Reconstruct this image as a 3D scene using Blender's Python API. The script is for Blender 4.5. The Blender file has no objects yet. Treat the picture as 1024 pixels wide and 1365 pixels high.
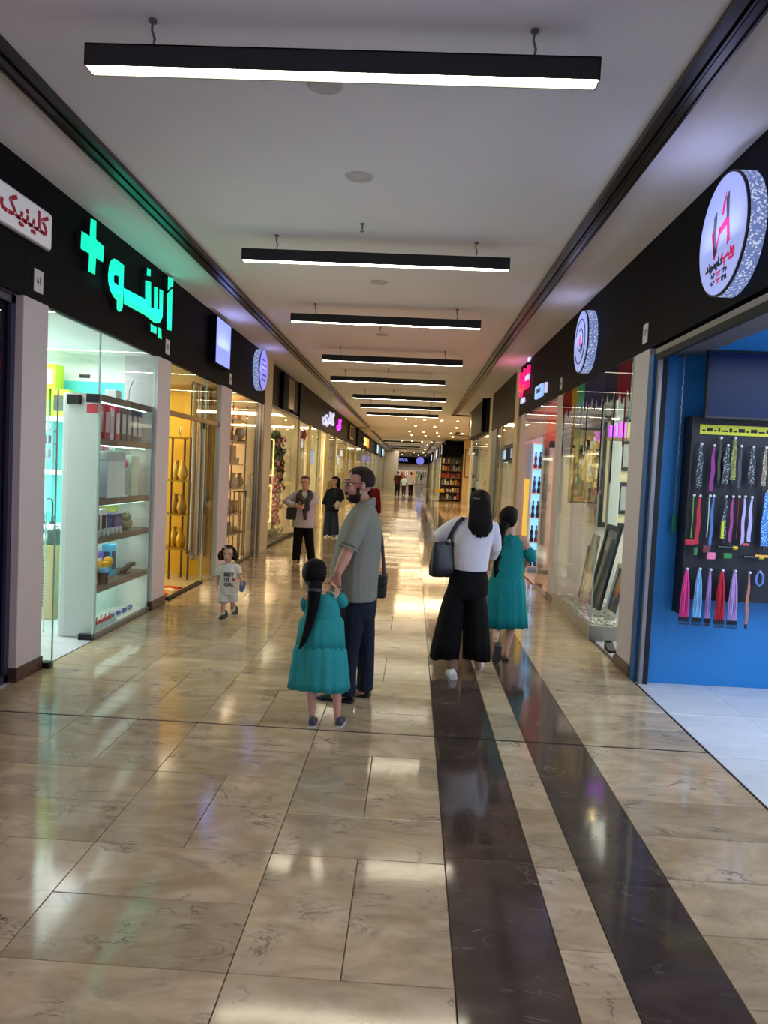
import bpy, bmesh, math, random
from mathutils import Vector, Matrix
random.seed(7)
SC = bpy.context.scene
COL = SC.collection
PI = math.pi

# ---------------------------------------------------------------- camera
F_PX, CAM_H = 1025.0, 1.75
def _camera_axes():
    f = Vector(((551-512)/F_PX, (629-682.5)/F_PX, 1)).normalized()      # corridor direction seen by the lens
    r = math.radians(2.8)
    up = Vector((math.sin(r), -math.cos(r), 0)); up = (up - f*up.dot(f)).normalized()
    return f.cross(up), f, up
AX = _camera_axes()
cam = bpy.data.cameras.new('camera'); cam_ob = bpy.data.objects.new('camera', cam); COL.objects.link(cam_ob)
cam.sensor_fit = 'VERTICAL'; cam.sensor_height = 36.0; cam.sensor_width = 27.0
cam.lens = F_PX/1365.0*36.0; cam.clip_start = .05; cam.clip_end = 300
_right = Vector((AX[0][0], AX[1][0], AX[2][0])); _down = Vector((AX[0][1], AX[1][1], AX[2][1])); _fwd = Vector((AX[0][2], AX[1][2], AX[2][2]))
cam_ob.matrix_world = Matrix(((_right.x, -_down.x, -_fwd.x, 0), (_right.y, -_down.y, -_fwd.y, 0), (_right.z, -_down.z, -_fwd.z, CAM_H), (0,0,0,1)))
SC.camera = cam_ob
def ray(px, py):
    c = Vector(((px-512)/F_PX, (py-682.5)/F_PX, 1)); return Vector([a.dot(c) for a in AX])
def at(px, py, y):                      # the point at depth y that was measured at this pixel of the photograph
    d = ray(px, py); t = y/d.y; return Vector((d.x*t, y, CAM_H + d.z*t))
def atx(px, py, x):
    d = ray(px, py); t = x/d.x; return Vector((x, d.y*t, CAM_H + d.z*t))
def atz(px, py, z=0.0):
    d = ray(px, py); t = (z-CAM_H)/d.z; return Vector((d.x*t, d.y*t, z))

# ---------------------------------------------------------------- world, exposure
w = bpy.data.worlds.new('world'); SC.world = w; w.use_nodes = True
w.node_tree.nodes['Background'].inputs[0].default_value = (.5, .5, .55, 1)
w.node_tree.nodes['Background'].inputs[1].default_value = .02
SC.view_settings.view_transform = 'Standard'; SC.view_settings.look = 'None'
SC.view_settings.gamma = 1.0; SC.view_settings.use_curve_mapping = False
SC.view_settings.exposure = 0.27
SC.cycles.max_bounces = 8; SC.cycles.transparent_max_bounces = 24; SC.cycles.sample_clamp_indirect = 4.0
SC.cycles.caustics_reflective = False; SC.cycles.caustics_refractive = False

def lamp(name, loc, size, power, col, rot=(0,0,0), size_y=None, spread=180):
    l = bpy.data.lights.new(name, 'AREA'); l.energy = power; l.color = col; l.spread = math.radians(spread)
    l.shape = 'RECTANGLE'; l.size = size; l.size_y = size_y or size
    o = bpy.data.objects.new(name, l); o.location = loc; o.rotation_euler = rot; COL.objects.link(o)
    return o
NEUTRAL = (1,.95,.88); WARM = (1,.72,.40); COOL = (.72,.95,1); BLUEISH = (.55,.75,1)
# each shop has its own lamps under its ceiling, the far lobby has warm ones
lamp('shop_lamp', (-4.3, 7.5, 2.85), 2.0, 55, (.95,1,.985), size_y=2.2)
lamp('shop_lamp', (-4.3,10.5, 2.85), 2.0, 40, (1,.86,.56), size_y=2.2)
lamp('shop_lamp', (-4.2,13.3, 2.85), 2.0, 40, (1,.86,.62), size_y=1.8)
lamp('shop_lamp', (-4.2,17.6, 2.85), 2.0, 50, (1,.86,.60), size_y=3)
for y_ in (21.8, 26.5, 31.5, 36.5): lamp('shop_lamp', (-4.2,y_, 2.85), 2.0, 80, (1,.90,.68), size_y=3.6)
for y_ in (45, 53, 62, 72): lamp('shop_lamp', (-4.2,y_, 2.85), 2.0, 110, (1,.94,.82), size_y=6)
lamp('shop_lamp', (3.6, 4.6, 2.82), 2.0, 74, (.80,.92,1), size_y=2.6)
lamp('shop_lamp', (3.4, 9.0, 2.85), 1.8, 46, (1,.93,.78), size_y=2.4)
lamp('shop_lamp', (3.4,12.7, 2.85), 1.8, 50, (1,.62,.58), size_y=2.2)
lamp('shop_lamp', (3.4,18.0, 2.85), 1.8, 40, (1,.9,.75), size_y=3.5)
lamp('shop_lamp', (3.4,24.5, 2.85), 1.8, 40, (1,.88,.7), size_y=4.5)
for y_ in (55, 65, 78, 92): lamp('shop_lamp', (3.6,y_, 2.85), 2.0, 120, (1,.95,.85), size_y=7)
lamp('shop_lamp', (0,112, 2.8), 5.0, 150, (1,.9,.8), size_y=3)
# added fill lamps facing the corridor from the shop backs, to brighten its ceiling
def fill_lamp(x, y, z, w_, h_, p_, c_): lamp('shop_fill_lamp', (x,y,z), w_, p_, c_, rot=(0, math.radians(-90 if x < 0 else 90), 0) , size_y=h_)
LIL = (.76,.70,1)
for y_, p_ in ((1.0,115), (-4.0,115)): fill_lamp(4.6, y_, 1.5, 2.0, 3.5, p_, LIL)
for y_, p_ in ((-1.5,85), (-5.5,85)): fill_lamp(-5.0, y_, 1.5, 2.0, 3.0, p_, LIL)
fill_lamp(4.4, 4.2, 1.6, 1.8, 2.6, 44, (.80,.86,1))
fill_lamp(-5.5, 7.6, 1.5, 2.0, 2.2, 60, (.94,1,.985)); fill_lamp(-5.5, 10.4, 1.5, 2.0, 2.2, 30, (1,.86,.6)); fill_lamp(-5.1, 13.5, 1.5, 2.0, 2.2, 45, (1,.88,.7)); fill_lamp(-5.1, 17.5, 1.5, 2.0, 3.0, 50, (1,.88,.7))
fill_lamp(4.5, 9.2, 1.5, 2.0, 2.6, 60, (1,.95,.88)); fill_lamp(4.5, 12.8, 1.5, 2.0, 2.2, 45, (1,.72,.72)); fill_lamp(4.5, 18.0, 1.5, 2.0, 4.0, 60, (1,.9,.75)); fill_lamp(4.5, 24.4, 1.5, 2.0, 4.0, 60, (1,.9,.75))
for y_ in (22, 26.8, 31.6, 36.6): fill_lamp(-5.1, y_, 1.5, 2.0, 3.4, 60, (1,.88,.66))
for y_ in (32, 42): lamp('lobby_lamp', (2.0,y_,3.86), 5.0, 330, WARM, size_y=2.0)
lamp('lobby_lamp', (-.5,56,3.86), 3.0, 220, WARM, size_y=2.0)
lamp('lobby_lamp', (-.5,80,3.86), 3.0, 170, (1,.85,.65), size_y=6.0)

# ---------------------------------------------------------------- helpers: materials
def lin(c):
    def g(u):
        u = u/255.0
        return u/12.92 if u <= .04045 else ((u+.055)/1.055)**2.4
    return (g(c[0]), g(c[1]), g(c[2]), 1)
MATS = {}
def M(name, col=None, rough=.5, metal=0, em=0, emcol=None, var=.12, scale=12, bump=0, spec=None, coat=0):
    """Principled material whose colour is broken up by a little noise in the object's own space."""
    if name in MATS: return MATS[name]
    m = bpy.data.materials.new(name); m.use_nodes = True; nt = m.node_tree; b = nt.nodes['Principled BSDF']
    c = lin(col)
    b.inputs['Roughness'].default_value = rough; b.inputs['Metallic'].default_value = metal
    if spec is not None: b.inputs['Specular IOR Level'].default_value = spec
    if coat: b.inputs['Coat Weight'].default_value = coat
    tc = nt.nodes.new('ShaderNodeTexCoord'); nz = nt.nodes.new('ShaderNodeTexNoise')
    nz.inputs['Scale'].default_value = scale; nz.inputs['Detail'].default_value = 4
    nt.links.new(tc.outputs['Object'], nz.inputs['Vector'])
    mx = nt.nodes.new('ShaderNodeMix'); mx.data_type = 'RGBA'
    mx.inputs['A'].default_value = [max(0, u*(1-var)) for u in c[:3]]+[1]
    mx.inputs['B'].default_value = [min(1, u*(1+var)) for u in c[:3]]+[1]
    nt.links.new(nz.outputs['Fac'], mx.inputs['Factor']); nt.links.new(mx.outputs['Result'], b.inputs['Base Color'])
    if em:
        b.inputs['Emission Color'].default_value = lin(emcol or col); b.inputs['Emission Strength'].default_value = em
    if bump:
        bp = nt.nodes.new('ShaderNodeBump'); bp.inputs['Strength'].default_value = bump; bp.inputs['Distance'].default_value = .01
        nt.links.new(nz.outputs['Fac'], bp.inputs['Height']); nt.links.new(bp.outputs['Normal'], b.inputs['Normal'])
    MATS[name] = m; return m
def glass(name, tint=(255,255,255), refl=.9, ior=1.45, rough=.0):
    if name in MATS: return MATS[name]
    m = bpy.data.materials.new(name); m.use_nodes = True; nt = m.node_tree; nt.nodes.remove(nt.nodes['Principled BSDF'])
    out = nt.nodes['Material Output']; tr = nt.nodes.new('ShaderNodeBsdfTransparent'); tr.inputs[0].default_value = lin(tint)
    gl = nt.nodes.new('ShaderNodeBsdfGlossy'); gl.inputs['Roughness'].default_value = rough; gl.inputs[0].default_value = (refl,refl,refl,1)
    geo = nt.nodes.new('ShaderNodeNewGeometry'); dt = nt.nodes.new('ShaderNodeVectorMath'); dt.operation = 'DOT_PRODUCT'; mx = nt.nodes.new('ShaderNodeMixShader')
    nt.links.new(geo.outputs['Normal'], dt.inputs[0]); nt.links.new(geo.outputs['Incoming'], dt.inputs[1])
    def mth(op, a, b):
        n = nt.nodes.new('ShaderNodeMath'); n.operation = op
        for i, u in enumerate((a, b)):
            if u is None: continue
            if isinstance(u, (int, float)): n.inputs[i].default_value = u
            else: nt.links.new(u, n.inputs[i])
        return n.outputs[0]
    r0 = ((ior-1)/(ior+1))**2                      # Schlick reflectance, the same from both faces of the pane
    fr = mth('ADD', mth('MULTIPLY', mth('POWER', mth('SUBTRACT', 1.0, mth('ABSOLUTE', dt.outputs['Value'], None)), 5.0), 1-r0), r0)
    fr = mth('MULTIPLY', fr, .6)                    # both faces of a pane reflect, so each one gives a little less
    nt.links.new(fr, mx.inputs[0]); nt.links.new(tr.outputs[0], mx.inputs[1]); nt.links.new(gl.outputs[0], mx.inputs[2])
    nt.links.new(mx.outputs[0], out.inputs[0]); MATS[name] = m; return m
def marble(name, c0, c1, vein, rough=.12, vein_w=.03, scale=1.6, hue=.1, island=False, vscale=2.2, bump=.02):
    m = bpy.data.materials.new(name); m.use_nodes = True; nt = m.node_tree; N = nt.nodes.new; L = nt.links.new
    b = nt.nodes['Principled BSDF']; geo = N('ShaderNodeNewGeometry'); oi = N('ShaderNodeObjectInfo')
    rnd = geo.outputs['Random Per Island'] if island else oi.outputs['Random']
    mul = N('ShaderNodeMath'); mul.operation = 'MULTIPLY'; mul.inputs[1].default_value = 37.0; L(rnd, mul.inputs[0])
    off = N('ShaderNodeVectorMath'); off.operation = 'ADD'; L(geo.outputs['Position'], off.inputs[0]); L(mul.outputs[0], off.inputs[1])
    mp = N('ShaderNodeMapping'); mp.inputs['Scale'].default_value = (1, 1.9, 1); mp.inputs['Rotation'].default_value = (0,0,.35); L(off.outputs[0], mp.inputs[0])
    n1 = N('ShaderNodeTexNoise'); n1.inputs['Scale'].default_value = scale; n1.inputs['Detail'].default_value = 8; n1.inputs['Roughness'].default_value = .62; n1.inputs['Distortion'].default_value = 1.2; L(mp.outputs[0], n1.inputs['Vector'])
    r1 = N('ShaderNodeValToRGB'); r1.color_ramp.elements[0].position = .32; r1.color_ramp.elements[0].color = lin(c0); r1.color_ramp.elements[1].position = .66; r1.color_ramp.elements[1].color = lin(c1); L(n1.outputs['Fac'], r1.inputs[0])
    n2 = N('ShaderNodeTexNoise'); n2.inputs['Scale'].default_value = vscale; n2.inputs['Detail'].default_value = 6; n2.inputs['Roughness'].default_value = .6; n2.inputs['Distortion'].default_value = 1.0; L(mp.outputs[0], n2.inputs['Vector'])
    sb = N('ShaderNodeMath'); sb.operation = 'SUBTRACT'; sb.inputs[1].default_value = .5; L(n2.outputs['Fac'], sb.inputs[0])
    ab = N('ShaderNodeMath'); ab.operation = 'ABSOLUTE'; L(sb.outputs[0], ab.inputs[0])
    mr = N('ShaderNodeMapRange'); mr.inputs['From Min'].default_value = 0; mr.inputs['From Max'].default_value = vein_w; mr.inputs['To Min'].default_value = 1; mr.inputs['To Max'].default_value = 0; L(ab.outputs[0], mr.inputs['Value'])
    n3 = N('ShaderNodeTexNoise'); n3.inputs['Scale'].default_value = 5; n3.inputs['Detail'].default_value = 3; L(off.outputs[0], n3.inputs['Vector'])
    m3 = N('ShaderNodeMapRange'); m3.inputs['From Min'].default_value = .50; m3.inputs['From Max'].default_value = .72; L(n3.outputs['Fac'], m3.inputs['Value'])
    pm = N('ShaderNodeMath'); pm.operation = 'MULTIPLY'; L(mr.outputs[0], pm.inputs[0]); L(m3.outputs[0], pm.inputs[1])
    mx = N('ShaderNodeMix'); mx.data_type = 'RGBA'; L(pm.outputs[0], mx.inputs['Factor']); L(r1.outputs[0], mx.inputs['A']); mx.inputs['B'].default_value = lin(vein)
    hv = N('ShaderNodeHueSaturation'); L(mx.outputs['Result'], hv.inputs['Color'])
    v = N('ShaderNodeMapRange'); v.inputs['To Min'].default_value = 1-hue; v.inputs['To Max'].default_value = 1+hue; L(rnd, v.inputs['Value']); L(v.outputs[0], hv.inputs['Value'])
    s = N('ShaderNodeMapRange'); s.inputs['To Min'].default_value = 1.25; s.inputs['To Max'].default_value = .75; L(n3.outputs['Fac'], s.inputs['Value']); L(s.outputs[0], hv.inputs['Saturation'])
    L(hv.outputs[0], b.inputs['Base Color'])
    rr = N('ShaderNodeMapRange'); rr.inputs['To Min'].default_value = rough*.7; rr.inputs['To Max'].default_value = rough*1.4; L(n1.outputs['Fac'], rr.inputs['Value']); L(rr.outputs[0], b.inputs['Roughness'])
    n4 = N('ShaderNodeTexNoise'); n4.inputs['Scale'].default_value = 1.7; n4.inputs['Detail'].default_value = 2; L(geo.outputs['Position'], n4.inputs['Vector'])
    bp = N('ShaderNodeBump'); bp.inputs['Strength'].default_value = bump; bp.inputs['Distance'].default_value = .1; L(n4.outputs['Fac'], bp.inputs['Height']); L(bp.outputs[0], b.inputs['Normal'])
    MATS[name] = m; return m

# ---------------------------------------------------------------- helpers: geometry
class MB:
    def __init__(s, mat=None):
        s.v=[]; s.f=[]; s.mi=[]; s.sm=[]; s.mats=[mat] if mat else []; s.cur=0; s.T=None; s.smooth=False
    def mat(s, m):
        if m not in s.mats: s.mats.append(m)
        s.cur = s.mats.index(m); return s
    def add(s, vs, fs, smooth=None):
        o = len(s.v)
        for p in vs:
            p = Vector(p); s.v.append(s.T @ p if s.T else p)
        for f in fs:
            s.f.append([i+o for i in f]); s.mi.append(s.cur); s.sm.append(s.smooth if smooth is None else smooth)
        return s
    def box(s, x0, x1, y0, y1, z0, z1, bev=0):
        x0,x1=min(x0,x1),max(x0,x1); y0,y1=min(y0,y1),max(y0,y1); z0,z1=min(z0,z1),max(z0,z1)
        if bev <= 0:
            vs=[(x,y,z) for z in (z0,z1) for y in (y0,y1) for x in (x0,x1)]
            return s.add(vs, [(0,2,3,1),(4,5,7,6),(0,1,5,4),(2,6,7,3),(0,4,6,2),(1,3,7,5)], False)
        bm = bmesh.new(); bmesh.ops.create_cube(bm, size=1)
        for v in bm.verts: v.co = Vector(((x0+x1)/2+v.co.x*(x1-x0), (y0+y1)/2+v.co.y*(y1-y0), (z0+z1)/2+v.co.z*(z1-z0)))
        bmesh.ops.bevel(bm, geom=bm.edges[:], offset=bev, segments=2, affect='EDGES', profile=.6)
        bm.verts.index_update(); s.add([v.co for v in bm.verts], [[v.index for v in f.verts] for f in bm.faces], False); bm.free(); return s
    def cb(s, c, d, bev=0, rz=0, rx=0, ry=0):
        old = s.T; t = Matrix.Translation(c) @ Matrix.Rotation(rz,4,'Z') @ Matrix.Rotation(ry,4,'Y') @ Matrix.Rotation(rx,4,'X')
        s.T = (old @ t) if old else t
        s.box(-d[0]/2,d[0]/2,-d[1]/2,d[1]/2,-d[2]/2,d[2]/2,bev); s.T = old; return s
    def rings(s, rs, cap0=True, cap1=True, closed=True, smooth=True):
        n=len(rs[0]); vs=[p for r in rs for p in r]; fs=[]
        for i in range(len(rs)-1):
            for j in range(n if closed else n-1):
                a=i*n+j; b=i*n+(j+1)%n; fs.append((a,b,b+n,a+n))
        s.add(vs, fs, smooth)
        if cap0: s.add(rs[0], [tuple(range(n))[::-1]], False)
        if cap1: s.add(rs[-1], [tuple(range(n))], False)
        return s
    def tube(s, pts, r, n=8, cap=True, flat=1.0, side=None, smooth=True):
        pts=[Vector(p) for p in pts]; k=len(pts); rs=[]
        if not hasattr(r,'__len__'): r=[r]*k
        up=None
        for i,p in enumerate(pts):
            d=(pts[min(i+1,k-1)]-pts[max(i-1,0)])
            d = d.normalized() if d.length>1e-9 else Vector((0,0,1))
            if side is not None: u=Vector(side)
            elif up is None: u = Vector((1,0,0)) if abs(d.x)<.8 else Vector((0,1,0))
            else: u=up
            u=(u-d*u.dot(d)); u = u.normalized() if u.length>1e-6 else d.orthogonal().normalized()
            up=u; w_=d.cross(u)
            ra,rb = (r[i] if hasattr(r[i],'__len__') else (r[i], r[i]*flat))
            rs.append([p+u*ra*math.cos(2*PI*j/n)+w_*rb*math.sin(2*PI*j/n) for j in range(n)])
        return s.rings(rs, cap, cap, True, smooth)
    def ell(s, c, r, n=12, m=8, rot=None):
        c=Vector(c); vs=[]; R_=rot or Matrix.Identity(3)
        if not hasattr(r,'__len__'): r=(r,r,r)
        rs=[]
        for i in range(1,m):
            t=PI*i/m
            rs.append([c+R_@Vector((r[0]*math.sin(t)*math.cos(2*PI*j/n), r[1]*math.sin(t)*math.sin(2*PI*j/n), -r[2]*math.cos(t))) for j in range(n)])
        s.rings(rs, False, False)
        o=[c+R_@Vector((0,0,-r[2])), c+R_@Vector((0,0,r[2]))]
        s.add([o[0]]+rs[0], [(0,(j+1)%n+1,j+1) for j in range(n)], True)
        s.add([o[1]]+rs[-1], [(0,j+1,(j+1)%n+1) for j in range(n)], True); return s
    def lathe(s, prof, c=(0,0,0), n=16, axis='Z', smooth=True):
        c=Vector(c); rs=[]
        for r,h in prof:
            ring=[]
            for j in range(n):
                a=2*PI*j/n; x,y=r*math.cos(a), r*math.sin(a)
                ring.append(c+(Vector((x,y,h)) if axis=='Z' else Vector((h,x,y)) if axis=='X' else Vector((y,h,x))))
            rs.append(ring)
        return s.rings(rs, True, True, True, smooth)
    def prism(s, poly, to3, depth):
        """poly: 2-D outline; to3(u,v) gives a point, depth is a vector."""
        n=len(poly); d=Vector(depth); a=[to3(*p) for p in poly]; b=[Vector(p)+d for p in a]
        fs=[tuple(range(n)), tuple(range(2*n-1,n-1,-1))]
        fs+= [(i,i+n,(i+1)%n+n,(i+1)%n) for i in range(n)]
        return s.add(a+b, fs, False)
    def mesh(s, name):
        me=bpy.data.meshes.new(name); me.from_pydata([tuple(p) for p in s.v], [], s.f)
        for m in s.mats: me.materials.append(m)
        me.polygons.foreach_set('material_index', s.mi); me.polygons.foreach_set('use_smooth', s.sm)
        me.update(); return me
    def build(s, name, parent=None, loc=None, rz=0, fix=False, **tagkw):
        me=s.mesh(name)
        if fix:
            bm=bmesh.new(); bm.from_mesh(me); bmesh.ops.recalc_face_normals(bm, faces=bm.faces); bm.to_mesh(me); bm.free()
        o=bpy.data.objects.new(name, me); COL.objects.link(o)
        if parent: o.parent=parent
        if loc is not None: o.location=loc
        o.rotation_euler.z=rz
        if tagkw: tag(o, **tagkw)
        return o
def tag(o, label=None, cat=None, group=None, kind=None):
    if label: o['label']=label
    if cat: o['category']=cat
    if group: o['group']=group
    if kind: o['kind']=kind
    return o
def thing(name, label, cat, loc=(0,0,0), rz=0, group=None):
    o=bpy.data.objects.new(name, None); o.empty_display_size=.1; COL.objects.link(o); o.location=loc; o.rotation_euler.z=rz
    return tag(o, label, cat, group)
def struct(name):
    o=bpy.data.objects.new(name, None); o.empty_display_size=.1; COL.objects.link(o); o['kind']='structure'; return o
KIDS = {}
def kids(o): return [c for c in bpy.data.objects if c.parent == o]
def dup(root, loc, rz=None, label=None, group=None, parts=None):
    """copy of a thing with copies of its parts and their sub-parts; mesh data is shared"""
    r=root.copy(); COL.objects.link(r); r.location=loc
    if rz is not None: r.rotation_euler.z=rz
    tag(r, label, None, group)
    for ch, subs in (parts if parts is not None else tree(root)):
        c=ch.copy(); COL.objects.link(c); c.parent=r
        for g in subs:
            d=g.copy(); COL.objects.link(d); d.parent=c
    return r
def tree(root): return [(c, kids(c)) for c in kids(root)]
_FA = {'ا':'FE8D FE8E', 'آ':'FE81 FE82', 'ب':'FE8F FE90 FE91 FE92', 'پ':'FB56 FB57 FB58 FB59', 'د':'FEA9 FEAA', 'ر':'FEAD FEAE', 'گ':'FB92 FB93 FB94 FB95',
       'ک':'FB8E FB8F FB90 FB91', 'ل':'FEDD FEDE FEDF FEE0', 'م':'FEE1 FEE2 FEE3 FEE4', 'ن':'FEE5 FEE6 FEE7 FEE8', 'و':'FEED FEEE', 'ی':'FBFC FBFD FBFE FBFF', 'ه':'FEE9 FEEA FEEB FEEC',
       'س':'FEB1 FEB2 FEB3 FEB4', 'ف':'FED1 FED2 FED3 FED4', 'ج':'FE9D FE9E FE9F FEA0'}
def fa(word):
    """Persian word -> visual (left to right) string of joined letter forms"""
    out=[]
    for i,ch in enumerate(word):
        if ch not in _FA: out.append(ch); continue
        f=_FA[ch].split()
        prev = i>0 and word[i-1] in _FA and len(_FA[word[i-1]].split())==4
        nxt = i<len(word)-1 and word[i+1] in _FA and len(f)==4
        k = (3 if prev else 2) if nxt else (1 if prev else 0)
        out.append(chr(int(f[k],16)))
    return ''.join(out[::-1])
def text_mesh(s, size, bold=0, depth=.004, res=2):
    c=bpy.data.curves.new('lettering','FONT'); c.body=s; c.size=size; c.offset=bold; c.extrude=depth/2; c.resolution_u=res
    c.align_x='CENTER'; c.align_y='CENTER'
    o=bpy.data.objects.new('lettering', c); COL.objects.link(o); dg=bpy.context.evaluated_depsgraph_get(); dg.update()
    me=bpy.data.meshes.new_from_object(o.evaluated_get(dg)); bpy.data.objects.remove(o); bpy.data.curves.remove(c)
    vs=[v.co.copy() for v in me.vertices]; fs=[list(p.vertices) for p in me.polygons]; bpy.data.meshes.remove(me)
    return vs, fs
def put_text(mb, s, size, frame, bold=0, depth=.004, fit=None):
    """frame: 4x4 matrix taking text plane (x right, y up, z out) into place; fit = (width, height) to stretch to"""
    vs,fs=text_mesh(s,size,bold,depth)
    if not vs: return mb
    if fit:
        x0=min(v.x for v in vs); x1=max(v.x for v in vs); y0=min(v.y for v in vs); y1=max(v.y for v in vs)
        for v in vs: v.x=(v.x-(x0+x1)/2)/(x1-x0)*fit[0]; v.y=(v.y-(y0+y1)/2)/(y1-y0)*fit[1]
    mb.add([frame@v for v in vs], fs, False); return mb
def facing(loc, normal, roll=0):
    """frame whose z axis is the given horizontal normal, y is up, x runs to the reader's right"""
    n=Vector(normal).normalized(); up=Vector((0,0,1)); x=up.cross(n)
    return Matrix.Translation(loc) @ Matrix((x,up,n)).transposed().to_4x4() @ Matrix.Rotation(roll,4,'Z')
# ================================================================ the setting
XL, XR, ZC, ZF = -2.97, 2.02, 3.90, 2.93
beige = marble('beige_marble', (150,131,103), (190,170,140), (84,64,46), rough=.09, hue=.15, scale=2.3, vscale=2.8, vein_w=.022)
beige_far = marble('beige_marble_far', (150,131,103), (190,170,140), (84,64,46), rough=.09, hue=.15, scale=2.3, vscale=2.8, vein_w=.022, island=True)
brown = marble('brown_marble', (58,48,43), (80,68,61), (120,106,96), rough=.075, vein_w=.012, vscale=3.0, hue=.12)
brown_far = marble('brown_marble_far', (58,48,43), (80,68,61), (120,106,96), rough=.075, vein_w=.012, hue=.12, island=True)
white_tile = marble('white_tile', (192,194,198), (208,210,214), (190,192,196), rough=.12, hue=.03)
grout = M('grout', (84,70,54), rough=.8)
plaster = M('plaster', (232,228,230), rough=.85, var=.03, scale=3)
floor = struct('floor')
MB(grout).box(XL-.02,XR+.05,-8,116,-.25,-.012).build('floor_slab', floor)
MB(grout).box(XR+.05,9,27.5,48,-.25,-.012).build('floor_slab', floor)
TILES={}
def tile(x0,x1,y0,y1,m,parent,z=0.0,gap=.0035,name='tile'):
    wx,wy=round(x1-x0-gap,4),round(y1-y0-gap,4); k=(wx,wy,m.name)
    if k not in TILES:
        b=MB(m); h=.004; a=[(-wx/2,-wy/2),(wx/2,-wy/2),(wx/2,wy/2),(-wx/2,wy/2)]
        r=lambda s,zz:[Vector((p[0]*(1-s/wx*2),p[1]*(1-s/wy*2),zz)) for p in a]
        b.rings([r(0,-.02),r(0,-.0025),r(.0018,0)],True,True,True,False); TILES[k]=b.mesh(name)
    o=bpy.data.objects.new(name,TILES[k]); COL.objects.link(o); o.parent=parent; o.location=((x0+x1)/2,(y0+y1)/2,z+random.uniform(-.0006,.0006))
    o.rotation_euler=(random.gauss(0,.0011),random.gauss(0,.0011),0)
NEAR=10.87
MOD=.4157; JOINT=5.04
ys=[JOINT+.008+MOD*k if k>=0 else JOINT-.008+MOD*k for k in range(-9,15)]
def run(x0,x1,rows,m,halves=()):
    for a,b in zip(rows[:-1],rows[1:]): tile(x0,x1,a,b,m,floor)
def rows_with_joint(step,start):
    out=[]; y=start
    while y<NEAR-.01: out.append(y); y+=step
    return out+[NEAR]
before=[JOINT-.008-MOD*k for k in range(9,-1,-1)]; after=[JOINT+.008+MOD*k for k in range(14)]; after[-1]=NEAR
for x0,x1,pairs in ((XL,-2.165,()),(-2.165,-1.365,(3,7,11,16)),(-1.365,-.555,(5,10,14,19)),(-.555,.227,(3,6,9,13,18)),(1.21,XR,())):
    for seq in (before,after):
        k=0
        while k<len(seq)-1:
            idx=k+(0 if seq is before else 10)
            if idx in pairs and k<len(seq)-2:          # two upright tiles side by side
                xm=(x0+x1)/2; tile(x0,xm,seq[k],seq[k+2],beige,floor); tile(xm,x1,seq[k],seq[k+2],beige,floor); k+=2
            else: tile(x0,x1,seq[k],seq[k+1],beige,floor); k+=1
def strip(x0,x1,rows,m):
    for a,b in zip(rows[:-1],rows[1:]): tile(x0,x1,a,b,m,floor)
strip(.227,.628,[1.0,2.22,3.44,4.67,JOINT-.008],brown); strip(.227,.628,[JOINT+.008,6.2,7.43,8.66,9.89,NEAR],brown)
strip(.628,.83,[1.0,1.58,2.19,2.80,3.40,4.01,4.64,JOINT-.008],beige); strip(.628,.83,[JOINT+.008,5.6,6.21,6.82,7.43,8.04,8.65,9.26,9.87,10.48,NEAR],beige)
strip(.83,1.21,[1.0,2.1,3.30,4.52,JOINT-.008],brown); strip(.83,1.21,[JOINT+.008,6.25,7.47,8.69,9.91,NEAR],brown)
bb=MB(beige_far); 
def flat_tiles(b,x0,x1,y0,y1,step):
    y=y0
    while y<y1-.05:
        e=min(y+step,y1); z=random.uniform(-.0008,.0005); s=random.gauss(0,.0010)
        b.add([(x0+.002,y+.002,z-s),(x1-.002,y+.002,z-s),(x1-.002,e-.002,z+s),(x0+.002,e-.002,z+s)],[(0,1,2,3)],False); y=e
for x0,x1 in ((XL,-2.165),(-2.165,-1.365),(-1.365,-.555),(-.555,.227),(1.21,XR)): flat_tiles(bb,x0,x1,NEAR,115.5,MOD)
flat_tiles(bb,.628,.83,NEAR,115.5,.61)
for x0,x1 in ((XL,-2.165),(-2.165,-1.365),(-1.365,-.555),(-.555,.227),(1.21,XR)): flat_tiles(bb,x0,x1,-7.9,before[0],MOD)
flat_tiles(bb,.628,.83,-7.9,1.0,.61)
x=XR
while x<8.8: flat_tiles(bb,x,x+.8,27.6,47.6,MOD); x+=.8
tag(bb.build('beige_tiles',floor),kind='stuff')
bb=MB(brown_far)
for x0,x1 in ((.227,.628),(.83,1.21)): flat_tiles(bb,x0,x1,NEAR,115.5,1.22); flat_tiles(bb,x0,x1,-7.9,1.0,1.22)
tag(bb.build('brown_tiles',floor),kind='stuff')
steel_dark=M('dark_metal',(38,36,36),rough=.4,metal=.6)
MB(steel_dark).box(XL,XR,JOINT-.006,JOINT+.006,-.012,.0005).build('expansion_joint',floor)
# shop floors (white) either side
for x0,x1,y0,y1 in ((2.035,4.6,2.4,6.76),):
    MB(grout).box(x0,x1,y0,y1,-.2,-.012).build('floor_slab',floor)
    x=x0
    while x<x1-.1:
        y=y1
        while y>y0+.1:
            tile(x,min(x+.6,x1),max(y-.9,y0),y,white_tile,floor); y-=.9
        x+=.6
    MB(M('brass_strip',(60,50,40),rough=.4,metal=.5)).box(XR+.003,XR+.013,y0,y1,-.02,.001).build('threshold_strip',floor)
def shop_floor(x0,x1,y0,y1,m): MB(m).box(x0,x1,y0,y1,-.2,-.002).build('shop_floor',floor)
cream_tile=M('cream_floor',(200,180,140),rough=.15,var=.05)
shop_floor(-6.0,XL-.02,1.5,9.0,white_tile)
shop_floor(-6.0,XL-.02,9.0,39.5,cream_tile); shop_floor(-6.0,XL-.02,39.5,80,cream_tile)
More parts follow.
